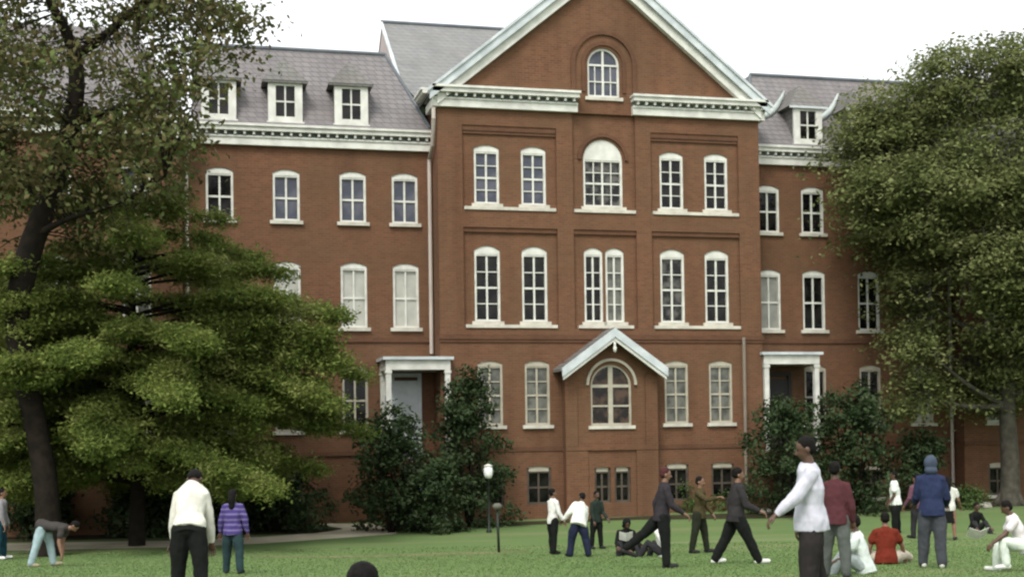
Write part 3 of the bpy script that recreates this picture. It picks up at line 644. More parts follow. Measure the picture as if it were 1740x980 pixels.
# --- broad evergreen with layered branches
base = ground_at(232, 927); D = float((base-CAM)@FWD)
T2 = empty('spreading_evergreen', base, 'broad evergreen with flat layered boughs sweeping low over the lawn', 'tree')
tb = MB(); Ht = 9.8
tb.tube(smooth_path([(0,0,-0.3),(0.05,0,2.5),(-0.1,0.1,5.5),(0,0,Ht-0.2)], 16), list(np.linspace(0.25, 0.04, 16)), 10)
lp, ln = [], []
def bough(z, az, L, droop, dens=1.0, wid=0.62, mb_=None):
    d = np.array([cos(az), sin(az)]); n = 9; pts = []
    wob = rng.uniform(-0.25, 0.25)
    for i in range(n):
        t = i/(n-1); a2 = az+wob*t
        pts.append((cos(a2)*L*t, sin(a2)*L*t, z+0.35*L*0.25*sin(pi*t*0.8)-droop*t*t))
    pts = np.array(pts); mb_.tube(pts, list(np.linspace(0.055, 0.008, n)), 6)
    m = int(L*6.5*dens)
    for k in range(m):
        t = rng.uniform(0.18, 1.0)**0.75; q = np.array([np.interp(t, np.linspace(0, 1, n), pts[:, j]) for j in range(3)])
        sgn = rng.choice((-1, 1)); sw = rng.uniform(0.25, 1)*wid*L*0.32*(1.15-t)+0.25
        side = np.array([-sin(az), cos(az), 0])*sgn*0.8+np.array([cos(az), sin(az), 0])*0.6
        kk = int(rng.integers(76, 130)); s = rng.uniform(0, 1, kk)[:, None]
        P = q+side*sw*s+rng.normal(size=(kk, 3))*np.array([0.19, 0.19, 0.12])-np.array([0, 0, 1])*0.22*sw*s*s
        lp.append(P); N = np.tile(np.array([0, 0, 1.0]), (kk, 1))+rng.normal(size=(kk, 3))*0.62; ln.append(N)
tiers = [(1.75, 4.6, 0.2), (2.3, 5.2, 0.4), (2.9, 5.7, 0.5), (3.5, 5.6, 0.4), (4.1, 5.7, 0.3), (4.7, 5.9, 0.2), (5.3, 5.9, 0.1), (5.9, 5.7, 0.05), (6.5, 5.5, 0.0), (7.1, 5.0, 0.0), (7.7, 4.5, 0.0), (8.3, 3.9, 0.0), (8.9, 2.9, -0.1), (9.4, 1.8, -0.2)]
for i, (z, L, dr) in enumerate(tiers):
    nb = 11 if L > 3 else 7
    for k in range(nb):
        if rng.random() < (0.2 if z < 6.2 else 0.3): continue
        az = 2*pi*k/nb+i*0.77+rng.uniform(-0.25, 0.25); Lx = L*rng.uniform(0.58, 1.12)
        bough(z+rng.uniform(-0.3, 0.3), az, Lx, dr+rng.uniform(0, 0.5), 1.0, 0.62, tb)
azl = atan2(*(-0.75*R2-0.65*F2)[::-1])
for k in range(42): bough(rng.uniform(1.9, 6.6), azl+rng.uniform(-0.7, 0.5), rng.uniform(2.8, 5.2), rng.uniform(0.1, 0.8), 1.0, 0.7, tb)
azr = atan2(*(0.97*R2-0.2*F2)[::-1])
for k in range(16): bough(rng.uniform(1.7, 6.6), azr+rng.uniform(-0.6, 0.6), rng.uniform(5.0, 6.6), rng.uniform(0.3, 1.0), 1.0, 0.6, tb)
tb.build('trunk', BARK_D, T2, True)
lp, ln = np.concatenate(lp), np.concatenate(ln)
leaf_mesh('crown', lp, ln, np.full(len(lp), 0.062), F_CEDAR, T2, 0.42)

# --- broadleaf tree with grey trunk
base = ground_at(1716, 858); D = float((base-CAM)@FWD)
T3 = empty('broadleaf_tree', base, 'full olive green tree with a pale grey trunk before the brick wing', 'tree')
tb = MB()
tb.tube(rel(T3, smooth_path([at(1716, 866, D), at(1716, 780, D), at(1712, 690, D), at(1720, 560, D), at(1730, 420, D), at(1725, 280, D)], 20)), list(np.interp(np.linspace(0, 1, 20), [0, 0.1, 0.5, 1], [0.5, 0.33, 0.25, 0.07])), 12)
for a in range(5): 
    t = 2*pi*a/5+0.3; tb.tube([(0.15*cos(t),0.15*sin(t),0.5),(0.4*cos(t),0.4*sin(t),0.12),(0.75*cos(t),0.75*sin(t),-0.12)], [0.16,0.13,0.05], 7)
tr3 = rel(T3, smooth_path([at(1712, 690, D), at(1720, 560, D), at(1730, 420, D), at(1725, 280, D)], 16))
lobes = [(1500,250,0,85,95),(1560,190,1,110,85),(1640,140,-1,110,75),(1730,130,0,120,70),(1830,180,1,120,100),(1480,340,-1,58,62),(1530,400,1,95,75),(1610,320,-2,110,85),(1720,280,-2,125,90),(1850,330,0,120,110),
         (1560,500,0,66,80),(1650,460,-2,95,75),(1750,440,-2,120,80),(1870,480,0,120,100),(1580,600,-1,60,60),(1660,610,1,75,60),(1760,560,-1,110,75),(1560,670,-1,55,36),(1840,610,0,120,80),(1700,665,1,80,34),(1480,210,0,55,50)]
lp, ln = [], []
for (x, y, dd, rx, ry) in lobes:
    c = rel(T3, at(x, y, D+dd)); j = np.argmin(((tr3-c)**2).sum(1)); k0 = max(0, j-3)
    tb.tube(smooth_path([tr3[k0], (tr3[k0]+c)/2+np.array([0, 0, -0.2]), c], 8), list(np.linspace(0.13, 0.03, 8)), 7)
    rx, ry = rx/47.5, ry/47.5
    for k in range(int(10.5*rx*ry)+6):
        v = rng.normal(size=3); v /= np.linalg.norm(v); q = c+v*np.array([rx, rx*0.9, ry])*rng.uniform(0.45, 1.06)
        tb.tube(smooth_path([c, (c+q)/2+np.array([0,0,0.1]), q], 4), [0.025, 0.018, 0.012, 0.006], 4)
        if abs(q[0]+T3.location[0]+13.4-27.2*(q[1]+T3.location[1]+42)/43.1) < 0.85 and 2.5 < q[2] < 8.8 and rng.random() < 0.88: continue
        kk = int(rng.integers(110, 210)); wq = rng.uniform(0.36, 0.66); g = rng.normal(size=(kk, 3))*np.array([wq, wq, 0.15]); g[:, 2] -= 0.18*(g[:, 0]**2+g[:, 1]**2)
        lp.append(q+g); ln.append(np.array([0, 0, 0.9])+rng.normal(size=(kk, 3))*0.5+v*0.35)
tb.build('trunk', BARK_G, T3, True)
lp, ln = np.concatenate(lp), np.concatenate(ln)
leaf_mesh('crown', lp, ln, np.full(len(lp), 0.08), F_OAK, T3)

# --- shrubs against the walls
def shrub(name, px, py, Y, hpx, wpx, label, conical=0.6, n=5200, m=F_SHRUB, size=0.075):
    b_ = ground_at(px, py) if Y is None else Y
    b_ = np.array([b_[0], b_[1], float(gz(b_[0], b_[1]))]); d = float((b_-CAM)@FWD); h = hpx*d/FPX; r = wpx*d/FPX/2
    o = empty(name, b_, label, 'shrub', None)
    t = MB(); 
    for k in range(5):
        a = 2*pi*k/5+rng.uniform(-0.3, 0.3); t.tube([(0.05*cos(a),0.05*sin(a),-0.1),(r*0.25*cos(a),r*0.25*sin(a),h*0.4),(r*0.3*cos(a),r*0.3*sin(a),h*0.85*rng.uniform(0.7,1))], [0.05,0.035,0.01], 6)
    t.build('stem', BARK_D, o, True)
    P, N = [], []
    nc = n//45; nl = 16; lob = []
    for k in range(nl):
        z = 0.08+0.86*((k+0.5)/nl); a = k*2.4+rng.uniform(-0.4, 0.4); pr = (1-z)**conical
        lob.append((np.array([cos(a)*r*pr*0.62, sin(a)*r*pr*0.62, z*h]), r*(0.26+0.34*pr)*rng.uniform(0.8, 1.25)))
    for k in range(nc):
        c0, lr = lob[int(rng.integers(nl))]; v = rng.normal(size=3); v /= np.linalg.norm(v); c = c0+v*lr*rng.uniform(0.45, 1.0)*np.array([1, 1, 0.8]); c[2] = max(c[2], 0.08)
        g = rng.normal(size=(45, 3))*np.array([0.17, 0.17, 0.12])
        P.append(c+g); N.append(v*0.6+np.array([0, 0, 0.6])+rng.normal(size=(45, 3))*0.6)
    leaf_mesh('foliage', np.concatenate(P), np.concatenate(N), np.full(nc*45, size), m, o)
    return o
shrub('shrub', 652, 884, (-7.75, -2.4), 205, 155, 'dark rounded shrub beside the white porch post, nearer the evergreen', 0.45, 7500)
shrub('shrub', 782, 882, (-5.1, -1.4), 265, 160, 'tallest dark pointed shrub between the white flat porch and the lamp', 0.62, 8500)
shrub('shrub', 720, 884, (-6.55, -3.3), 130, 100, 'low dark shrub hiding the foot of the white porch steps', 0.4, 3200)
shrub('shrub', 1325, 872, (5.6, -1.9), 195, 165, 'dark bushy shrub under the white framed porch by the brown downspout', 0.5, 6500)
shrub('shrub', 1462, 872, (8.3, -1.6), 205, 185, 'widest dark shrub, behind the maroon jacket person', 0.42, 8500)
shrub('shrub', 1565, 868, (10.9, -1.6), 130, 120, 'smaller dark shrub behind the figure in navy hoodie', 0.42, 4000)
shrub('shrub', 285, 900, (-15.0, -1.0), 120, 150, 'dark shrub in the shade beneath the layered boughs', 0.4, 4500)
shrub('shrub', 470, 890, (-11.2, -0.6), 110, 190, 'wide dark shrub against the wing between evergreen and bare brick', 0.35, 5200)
shrub('shrub', 238, 908, None, 125, 130, 'added dark shrub standing in for deep shade by the evergreen stem', 0.4, 4200)  # this shrub and the next two are added to darken the shaded wall
shrub('shrub', 55, 915, None, 150, 130, 'added dark shrub deepening the shade behind the figure bending over', 0.4, 4500)
shrub('shrub', 415, 897, None, 105, 170, 'added dark shrub for the shade behind the purple striped top', 0.35, 4500)
for (x, y, hp, wp, lb) in [(868,878,28,52,'low green clump at the foot of the small lantern'), (960,872,22,70,'low green clump before the basement windows behind the standing group'), (1165,868,34,80,'low green bush against the brick behind the striding pair'), (1082,868,26,34,'tiny round bush at the edge of the entrance bay'), (1640,862,26,80,'low green clump near the grey tree trunk'), (1225,866,26,60,'low green clump below the brown downspout')]:
    shrub('shrub', x, y, None, hp, wp, lb, 0.3, 1300, F_BED, 0.06)

# --- grass blades on the part of the lawn nearest the viewer
def grass(n=150000):
    s = rng.uniform(5.5**0.5, 34**0.5, n)**2; l = rng.uniform(-0.43, 0.43, n)*s*1.05
    x = CAM[0]+s*F2[0]+l*R2[0]; y = CAM[1]+s*F2[1]+l*R2[1]; z = gz(x, y)
    h = rng.uniform(0.010, 0.026, n); wd = 0.004+0.0006*s; a = rng.uniform(0, 2*pi, n)
    tip = np.stack([x+rng.normal(size=n)*0.02, y+rng.normal(size=n)*0.02, z+h], 1)
    V = np.stack([np.stack([x-np.cos(a)*wd, y-np.sin(a)*wd, z-0.004], 1), np.stack([x+np.cos(a)*wd, y+np.sin(a)*wd, z-0.004], 1), tip], 1).reshape(-1, 3)
    me = bpy.data.meshes.new('grass'); me.vertices.add(3*n); me.vertices.foreach_set('co', V.ravel().astype(np.float32))
    me.loops.add(3*n); me.loops.foreach_set('vertex_index', np.arange(3*n, dtype=np.int32)); me.polygons.add(n)
    me.polygons.foreach_set('loop_start', np.arange(0, 3*n, 3, dtype=np.int32)); me.polygons.foreach_set('loop_total', np.full(n, 3, np.int32))
    me.update(calc_edges=True); o = link('grass', me, F_GRASS); tag(o, 'short mown green grass of the lawn', 'grass', kind='stuff')
grass()

# ------------------------------------------------------------------ small fixtures
def lamp():
    b_ = ground_at(831, 904); d = float((b_-CAM)@FWD); hz = (904-803)*d/FPX
    o = empty('garden_lamp', b_, 'small post lantern with a white cylindrical shade by the shrub', 'lamp')
    p = MB(); p.lathe([(0.09,-0.05),(0.09,0.06),(0.04,0.12),(0.032,hz-0.22),(0.07,hz-0.18),(0.07,hz-0.16)], (0,0,0), 12); p.build('post', IRON, o, True)
    g = MB(); g.lathe([(0.09,hz-0.159),(0.135,hz-0.05),(0.14,hz+0.1),(0.11,hz+0.2)], (0,0,0), 16); g.build('shade', mat('white_lamp_shade', (0.82,0.84,0.8), (0.75,0.77,0.74), 3, 0.4), o, True)
    c = MB(); c.lathe([(0.14,hz+0.201),(0.12,hz+0.235),(0.02,hz+0.27)], (0,0,0), 16); c.build('cap', WHITE, o, True)
lamp()
b_ = ground_at(848, 938); d = float((b_-CAM)@FWD); hz = (938-858)*d/FPX
o = empty('marker_post', b_, 'thin dark post with a pale knob standing alone on the lawn', 'post')
p = MB(); p.tube([(0,0,-0.1),(-0.03,0,hz-0.1)], [0.035,0.03], 8); p.build('shaft', IRON, o, True)
p = MB(); p.lathe([(0.03,hz-0.11),(0.11,hz-0.06),(0.12,hz),(0.06,hz+0.05)], (-0.03,0,0), 12); p.build('knob', mat('pale_knob', (0.13,0.13,0.10), None, 4), o, True)
for (x, y, r, lb) in [(905,868,0.2,'pale stone in the bed behind the standing group'), (1300,872,0.18,'pale stone at the lawn edge below the white framed porch'), (1672,862,0.22,'pale stone beside the foot of the grey tree trunk')]:
    b_ = ground_at(x, y); bm = bmesh.new(); bmesh.ops.create_icosphere(bm, subdivisions=3, radius=r)
    for v in bm.verts: v.co *= 1+0.35*mnoise.noise(v.co*5+Vector((x, 0, 0))); v.co.z *= 0.62; v.co.x *= 1.3
    me = bpy.data.meshes.new('stone'); bm.to_mesh(me); bm.free()
    for q in me.polygons: q.use_smooth = True
    s_ = link('stone', me, mat('pale_fieldstone', (0.40,0.38,0.32), (0.26,0.25,0.21), 6, 0.9, 0.2, 0.4)); s_.location = b_+np.array([0,0,r*0.3]); tag(s_, lb, 'stone')

# ------------------------------------------------------------------ people
SKINS = {'dark': mat('dark_skin', (0.085,0.045,0.028), (0.07,0.037,0.023), 8, 0.5, 0.4), 'brown': mat('brown_skin', (0.20,0.11,0.07), (0.17,0.09,0.058), 8, 0.5, 0.4)}
EYE = mat('eye_and_lip_tone', (0.03,0.016,0.014), None, 8, 0.4)
HAIR = mat('black_hair', (0.004,0.0035,0.003), (0.007,0.006,0.005), 30, 0.75, 0.12)
_cl = {}
def cloth(name, c, *r):
    if r or not isinstance(name, str): name, c = 'dark_leather', (0.03, 0.03, 0.03)
    if name not in _cl: _cl[name] = mat(name, c, tuple(x*0.8 for x in c), 7, 0.9, 0.1)
    return _cl[name]
def remesh(mb_, vox, sm=2, fold=0.0, seed=0, freq=9.0):
    me = mb_.mesh('tmp'); o = bpy.data.objects.new('tmp', me); C.objects.link(o)
    r = o.modifiers.new('r', 'REMESH'); r.mode = 'VOXEL'; r.voxel_size = vox; r.use_smooth_shade = True
    if sm: s = o.modifiers.new('s', 'SMOOTH'); s.factor = 0.5; s.iterations = sm
    dg = bpy.context.evaluated_depsgraph_get(); nm = bpy.data.meshes.new_from_object(o.evaluated_get(dg))
    bpy.data.objects.remove(o); bpy.data.meshes.remove(me)
    if fold:
        nn = [v.normal.copy() for v in nm.vertices]
        for v, q in zip(nm.vertices, nn):
            p = v.co; k = mnoise.noise(Vector((p.x*freq, p.y*freq, p.z*freq*0.55+seed)))+0.5*mnoise.noise(Vector((p.x*freq*2, p.y*freq*2, p.z*freq*1.5+seed)))
            v.co += q*fold*k
    nm.polygons.foreach_set('use_smooth', [True]*len(nm.polygons)); nm.update(); return nm
def loft(mb_, rings, n=16):                 # rings: (centre, axisA, axisB) -> closed tube
    vs = []
    for c, a, b in rings:
        for j in range(n): t = 2*pi*j/n; vs.append(np.array(c)+np.array(a)*cos(t)+np.array(b)*sin(t))
    fs = [(i*n+j, i*n+(j+1)%n, (i+1)*n+(j+1)%n, (i+1)*n+j) for i in range(len(rings)-1) for j in range(n)]
    fs += [tuple(range(n-1, -1, -1)), tuple((len(rings)-1)*n+j for j in range(n))]
    mb_.add(vs, fs)
def ball(mb_, c, rx, ry, rz, ax=None):
    X, Y, Z = ax if ax is not None else np.eye(3); n = 9
    loft(mb_, [(np.array(c)-Z*rz*cos(pi*(i+0.02)/(n-1+0.04)), X*rx*sin(pi*(i+0.02)/(n-1+0.04)), Y*ry*sin(pi*(i+0.02)/(n-1+0.04))) for i in range(n)])
def rlimb(mb_, pts, rad, n=12):
    pts = [np.array(p, float) for p in pts]
    d0 = pts[0]-pts[1]; d0 /= np.linalg.norm(d0)+1e-9; d1 = pts[-1]-pts[-2]; d1 /= np.linalg.norm(d1)+1e-9
    P = [pts[0]+d0*rad[0]*0.9, pts[0]+d0*rad[0]*0.55]+pts+[pts[-1]+d1*rad[-1]*0.55, pts[-1]+d1*rad[-1]*0.9]
    Rr = [rad[0]*0.4, rad[0]*0.82]+list(rad)+[rad[-1]*0.82, rad[-1]*0.4]
    mb_.tube(P, Rr, n)
def person(label, px, py, H, yaw, skin='dark', top='t', top_c=(0.5,0.5,0.5), sleeve='long', bottom_c=(0.02,0.02,0.025), shoe_c=(0.03,0.03,0.03), lean=4, head_pitch=0, arms=((8,10,12),(8,10,12)), legs=((4,4,3),(-3,4,3)),
           sit=None, hair='short', loose=1.0, skirt=False, hair_c=None, turn=0, side_lean=0, group=None, hood=None, seed=0, vox=0.012, stripe=None, shw=1.0, toe_out=8, bare_legs=False):
    b_ = ground_at(px, py); o = empty('person', b_, label, 'person', group)
    fw = F2*cos(radians(yaw))+R2*sin(radians(yaw)); rz = atan2(fw[1], fw[0])-pi/2; o.rotation_euler = (0, 0, rz)
    V = lambda *a: np.array(a, float)*H
    lean_, sd = radians(lean), radians(side_lean)
    pel = V(0, 0, 0.52 if sit is None else sit)
    Rx = np.array([[1,0,0],[0,cos(lean_),sin(lean_)],[0,-sin(lean_),cos(lean_)]]); Ry = np.array([[cos(sd),0,sin(sd)],[0,1,0],[-sin(sd),0,cos(sd)]]); Rt = Ry@Rx
    up = lambda x, y, z: pel+Rt@V(x, y, z-0.52)
    X, Yf, Z = Rt@np.array([1.,0,0]), Rt@np.array([0,1.,0]), Rt@np.array([0,0,1.])
    hp = radians(lean*0.55 if False else lean)+radians(head_pitch); tn = radians(turn)
    Rh = Ry@np.array([[1,0,0],[0,cos(hp),sin(hp)],[0,-sin(hp),cos(hp)]])@np.array([[cos(tn),sin(tn),0],[-sin(tn),cos(tn),0],[0,0,1]])
    neck = up(0, -0.005, 0.845); HX = Rh.T[0], Rh.T[1], Rh.T[2]
    hX, hY, hZ = Rh@np.array([1.,0,0]), Rh@np.array([0,1.,0]), Rh@np.array([0,0,1.])
    hl = lambda x, y, z: neck+hX*x*H+hY*y*H+hZ*(z-0.845)*H
    J = {}
    fsh = {}
    for i, s in enumerate((-1, 1)):
        sw, ab, el = [radians(q) for q in arms[i]]
        sh = up(s*0.096*shw, 0, 0.790-(1-shw)*0.2)
        dv = lambda a, b: Rt@np.array([s*sin(b), sin(a)*cos(b), -cos(a)*cos(b)])
        e = sh+dv(sw, ab)*0.172*H; ab2 = ab*0.4; wv = dv(sw+el, ab2); wr = e+wv*0.148*H
        J['arm', s] = (sh, e, wr, wv)
        lw, lb, kn = [radians(q) for q in legs[i]]
        hip = pel+V(s*0.052, 0, -0.012)
        lv = lambda a, b: np.array([s*sin(b), sin(a)*cos(b), -cos(a)*cos(b)])
        k = hip+lv(lw, lb)*0.243*H; a = k+lv(lw-kn, lb*0.6)*0.235*H; J['leg', s] = [hip, k, a]
    dz = -min(J['leg', -1][2][2], J['leg', 1][2][2])+0.042*H if sit is None else 0.0
    sh_all = np.array([0, 0, dz])
    pel = pel+sh_all
    for k_ in J: J[k_] = tuple(list(p+sh_all for p in J[k_][:3])+list(J[k_][3:]))
    neck = neck+sh_all
    U = lambda x, y, z: up(x, y, z)          # 'up' already follows the shifted pelvis (pel is rebound)
    # ---- body
    b = MB()
    tor = [(0.47,0.068,0.044),(0.52,0.076,0.048),(0.60,0.068,0.046),(0.70,0.082,0.052),(0.77,0.086,0.050),(0.808,0.062,0.042),(0.835,0.038,0.034)]
    loft(b, [(U(0,0,z), X*a*H, Yf*c*H) for z, a, c in tor])
    rlimb(b, [U(0,-0.004,0.80), neck, hl(0,0.004,0.885)], [0.036*H, 0.032*H, 0.031*H])
    ball(b, hl(0,-0.004,0.940), 0.045*H, 0.056*H, 0.056*H, (hX, hY, hZ)); ball(b, hl(0,0.012,0.912), 0.036*H, 0.042*H, 0.046*H, (hX, hY, hZ))
    rlimb(b, [hl(0,0.048,0.932), hl(0,0.060,0.912)], [0.006*H, 0.0095*H]); 
    for s in (-1, 1): ball(b, hl(s*0.046,-0.006,0.922), 0.006*H, 0.012*H, 0.018*H, (hX, hY, hZ))
    fing = MB()
    for s in (-1, 1):
        sh, e, wr, wv = J['arm', s]
        rlimb(b, [U(s*0.035,0,0.785), sh, (sh+e)/2, e, e*0.6+wr*0.4, wr], [0.028*H,0.031*H,0.028*H,0.025*H,0.025*H,0.017*H])
        pn = np.cross(wv, hX if abs(wv@X) > 0.9 else X); pn /= np.linalg.norm(pn)+1e-9; sd_ = np.cross(pn, wv)           # sd_: across the palm
        pc = wr+wv*0.030*H
        loft(b, [(wr-wv*0.005*H, sd_*0.015*H, pn*0.012*H), (wr+wv*0.018*H, sd_*0.023*H, pn*0.013*H), (wr+wv*0.050*H, sd_*0.024*H, pn*0.011*H), (wr+wv*0.058*H, sd_*0.018*H, pn*0.008*H)], 12)
        for q, (off, ln_) in enumerate(((-0.018,0.038),(-0.006,0.044),(0.006,0.041),(0.018,0.032))):
            r0 = wr+wv*0.048*H+sd_*off*H; m1 = r0+wv*ln_*0.5*H+pn*0.004*H+sd_*off*0.1*H; m2 = m1+wv*ln_*0.30*H+pn*0.012*H; m3 = m2+wv*ln_*0.16*H+pn*0.014*H
            rlimb(fing, [r0, m1, m2, m3], [0.0054*H,0.0052*H,0.0046*H,0.0038*H], 6)
        r0 = wr+wv*0.018*H+sd_*0.016*H*(-1); rlimb(fing, [r0, r0+wv*0.02*H-sd_*0.016*H+pn*0.006*H, r0+wv*0.042*H-sd_*0.020*H+pn*0.014*H], [0.0072*H,0.0062*H,0.0046*H], 6)
        hip, k, a = J['leg', s]
        rlimb(b, [hip, hip*0.5+k*0.5, k, k*0.65+a*0.35, a], [0.050*H,0.047*H,0.036*H,0.034*H,0.021*H])
        ft = 0.10*H; drop = max(0.0, min(a[2]-0.03*H, 0.085*H)) if sit is None else max(0, min(a[2]-0.03*H, 0.03*H))
        to = radians(toe_out)*s; fd = np.array([sin(to), cos(to), 0]); toe = a+fd*ft-np.array([0,0,drop]); heel = a-fd*0.022*H-np.array([0,0,drop*0.2+0.012*H])
        if sit is not None and a[2] > 0.12*H: toe = a+np.array([0, 0.03*H, 0.09*H])
        fsh[s] = (heel, a, toe)
        rlimb(b, [heel, a-np.array([0,0,0.012*H]), toe], [0.020*H,0.021*H,0.016*H])
    bm_ = remesh(b, 0.010 if vox < 0.013 else 0.014, 2)
    k0 = len(bm_.vertices)
    fv = np.array(fing.v); vs = [tuple(v.co) for v in bm_.vertices]+[tuple(v) for v in fv]; fs = [tuple(p.vertices) for p in bm_.polygons]+[tuple(i+k0 for i in f) for f in fing.f]
    me = bpy.data.meshes.new('person_body'); me.from_pydata(vs, [], fs); me.update(); me.polygons.foreach_set('use_smooth', [True]*len(me.polygons))
    me.materials.append(SKINS[skin]); me.materials.append(EYE)
    spots = [(hl(0.017,0.052,0.934), 0.0075), (hl(-0.017,0.052,0.934), 0.0075), (hl(0.006,0.052,0.891), 0.0075), (hl(-0.006,0.052,0.891), 0.0075)]
    cen = np.zeros(len(me.polygons)*3); me.polygons.foreach_get('center', cen); cen = cen.reshape(-1, 3); mi = np.zeros(len(me.polygons), np.int32)
    for c, r in spots: mi[((cen-c)**2).sum(1) < (r*H)**2*1.6] = 1
    me.polygons.foreach_set('material_index', mi)
    bo = link('body', me, None, o)
    # ---- hair
    hr = MB()
    if hood:
        ball(hr, hl(0,-0.014,0.938), 0.060*H, 0.062*H, 0.072*H, (hX, hY, hZ)); ball(hr, hl(0,-0.03,0.87), 0.06*H, 0.045*H, 0.04*H, (hX, hY, hZ))
        link('hood', remesh(hr, 0.013, 2, 0.006, seed), cloth(*hood), o)
    else:
        ball(hr, hl(0,-0.013,0.953), 0.0505*H, 0.055*H, 0.053*H, (hX, hY, hZ)); ball(hr, hl(0,-0.024,0.930), 0.046*H, 0.042*H, 0.045*H, (hX, hY, hZ))
        if hair == 'long': rlimb(hr, [hl(0,-0.035,0.94), hl(0,-0.05,0.88), up(0,-0.055,0.79)], [0.045*H,0.044*H,0.035*H])
        if hair == 'bushy': ball(hr, hl(0,-0.016,0.950), 0.062*H, 0.064*H, 0.062*H)
        if hair == 'bun': ball(hr, hl(0,-0.065,0.965), 0.025*H, 0.025*H, 0.025*H)
        link('hair', remesh(hr, 0.012, 1, 0.006, seed, 25), HAIR if hair_c is None else cloth(*hair_c), o)
    # ---- top
    t = MB(); L = loose
    bot = 0.455 if top != 'tucked' else 0.512
    rings = [(bot,0.103*L,0.084*L),(0.52 if top != 'tucked' else 0.56,0.103*L,0.079*L),(0.61,0.086*L,0.064*L),(0.70,0.097*L,0.067*L),(0.765,0.099,0.066),(0.803,0.080,0.064),(0.830,0.054,0.052),(0.850,0.041,0.041)]
    loft(t, [(U(0,0,z), X*a*H, Yf*c*H) for z, a, c in rings], 20)
    for s in (-1, 1):
        sh, e, wr, wv = J['arm', s]
        if sleeve == 'long': rlimb(t, [U(s*0.04,0,0.800), sh, (sh+e)/2, e, (e+wr)/2, wr-wv*0.012*H], [0.040*H,0.040*H,0.037*H*L,0.034*H*L,0.031*H*L,0.024*H])
        else: rlimb(t, [U(s*0.05,0,0.798), sh, sh*0.45+e*0.55], [0.042*H,0.043*H,0.042*H*L])
    tm = remesh(t, vox, 2, 0.014, seed+3)
    if stripe:
        tm.materials.append(cloth(*top_c)); tm.materials.append(cloth(*stripe)); P0 = np.array(U(0,0,0.5))
        for p in tm.polygons:
            q = (np.array(p.center)-P0)@Z/H
            p.material_index = 1 if (q*16) % 1 < 0.4 else 0
        link('shirt', tm, None, o)
    else: link('jacket' if top == 'jacket' else 'shirt', tm, cloth(*top_c), o)
    # ---- trousers or skirt
    q = MB()
    loft(q, [(U(0,0,0.57), X*0.082*H, Yf*0.060*H), (U(0,0,0.52), X*0.092*H, Yf*0.067*H), (U(0,-0.004,0.475), X*0.092*H, Yf*0.068*H)] if sit is None or True else [], 18)
    ball(q, pel+np.array([0,0,-0.012*H]), 0.092*H, 0.072*H, 0.06*H)
    if skirt:
        km = (J['leg',-1][1]+J['leg',1][1])/2; am = (J['leg',-1][2]+J['leg',1][2])/2
        w_ = 0.5*abs(J['leg',1][2][0]-J['leg',-1][2][0])+0.09*H; e_ = km*0.5+am*0.5 if bare_legs is False else km
        loft(q, [(pel, np.array([0.09*H,0,0]), np.array([0,0.07*H,0])), (km, np.array([0.10*H,0,0]), np.array([0,0.085*H,0])), (e_, np.array([w_,0,0]), np.array([0,0.11*H,0]))], 20)
        link('skirt', remesh(q, vox, 2, 0.012, seed+5), cloth(*bottom_c), o)
    else:
        for s in (-1, 1):
            hip, k, a = J['leg', s]
            rlimb(q, [hip, hip*0.5+k*0.5, k, k*0.6+a*0.4, a+(k-a)*0.02], [0.064*H,0.060*H*L,0.048*H*L,0.045*H*L,0.038*H*L])
        link('trousers', remesh(q, vox, 2, 0.013, seed+5), cloth(*bottom_c), o)
    for s in (-1, 1):
        heel, a, toe = fsh[s]; f = MB()
        d = toe-heel; d /= np.linalg.norm(d); n_ = np.array([0,0,1.0])-d*d[2]; n_ /= np.linalg.norm(n_)+1e-9
        rlimb(f, [heel-n_*0.004*H, heel*0.5+toe*0.5-n_*0.0*H, toe], [0.025*H,0.026*H,0.022*H]); rlimb(f, [heel+d*0.02*H, a+np.array([0,0,0.004*H])], [0.024*H,0.026*H])
        link('shoe', remesh(f, 0.011, 1), cloth(*shoe_c), o)
    return o
BLK = ('black_cloth', (0.010,0.011,0.010)); NVY = ('navy_cloth', (0.018,0.022,0.045)); DRK = ('charcoal_cloth', (0.026,0.026,0.028)); WHT = ('white_cotton', (0.66,0.66,0.62)); WSH = ('white_trainer', (0.7,0.7,0.66)); BSH = ('black_shoe', (0.015,0.014,0.013))
DNM = ('blue_denim', (0.05,0.075,0.105)); LDN = ('light_denim', (0.30,0.40,0.42))
person('person in white shirt and black trousers seen from behind, head bowed', 322, 1036, 1.75, -4, top='tucked', top_c=('cream_white_shirt', (0.60,0.59,0.52)), bottom_c=BLK, shoe_c=BSH, lean=30, head_pitch=46, shw=0.84, arms=((33,12,12),(38,9,4)), legs=((6,5,4),(-5,6,4)), loose=1.02, seed=1, vox=0.011)
person('person in a purple striped top and dark jeans, walking away beside the white shirt', 396, 974, 1.47, 4, top_c=('purple_knit', (0.055,0.040,0.15)), stripe=('lilac_stripe', (0.14,0.115,0.25)), bottom_c=('dark_teal_jeans', (0.022,0.042,0.045)), arms=((6,16,10),(4,18,8)), legs=((9,7,5),(-9,9,6)), hair='long', loose=1.12, seed=2)
person('person sitting on the grass nearest the viewer, only black hair showing', 617, 1215, 1.72, 0, sit=0.07, lean=8, legs=((128,14,100),(128,14,100)), arms=((40,14,30),(40,14,30)), top_c=DRK, bottom_c=DNM, hair='bushy', seed=3, vox=0.014)
person('person bending over at the waist in pale blue jeans', 74, 962, 1.66, 90, lean=97, head_pitch=-25, skin='brown', top_c=('dark_grey_top', (0.05,0.045,0.042)), bottom_c=LDN, shoe_c=('tan_shoe', (0.30,0.27,0.18)), arms=((78,6,18),(88,8,22)), legs=((14,7,6),(-14,8,2)), sleeve='short', loose=1.05, seed=4)
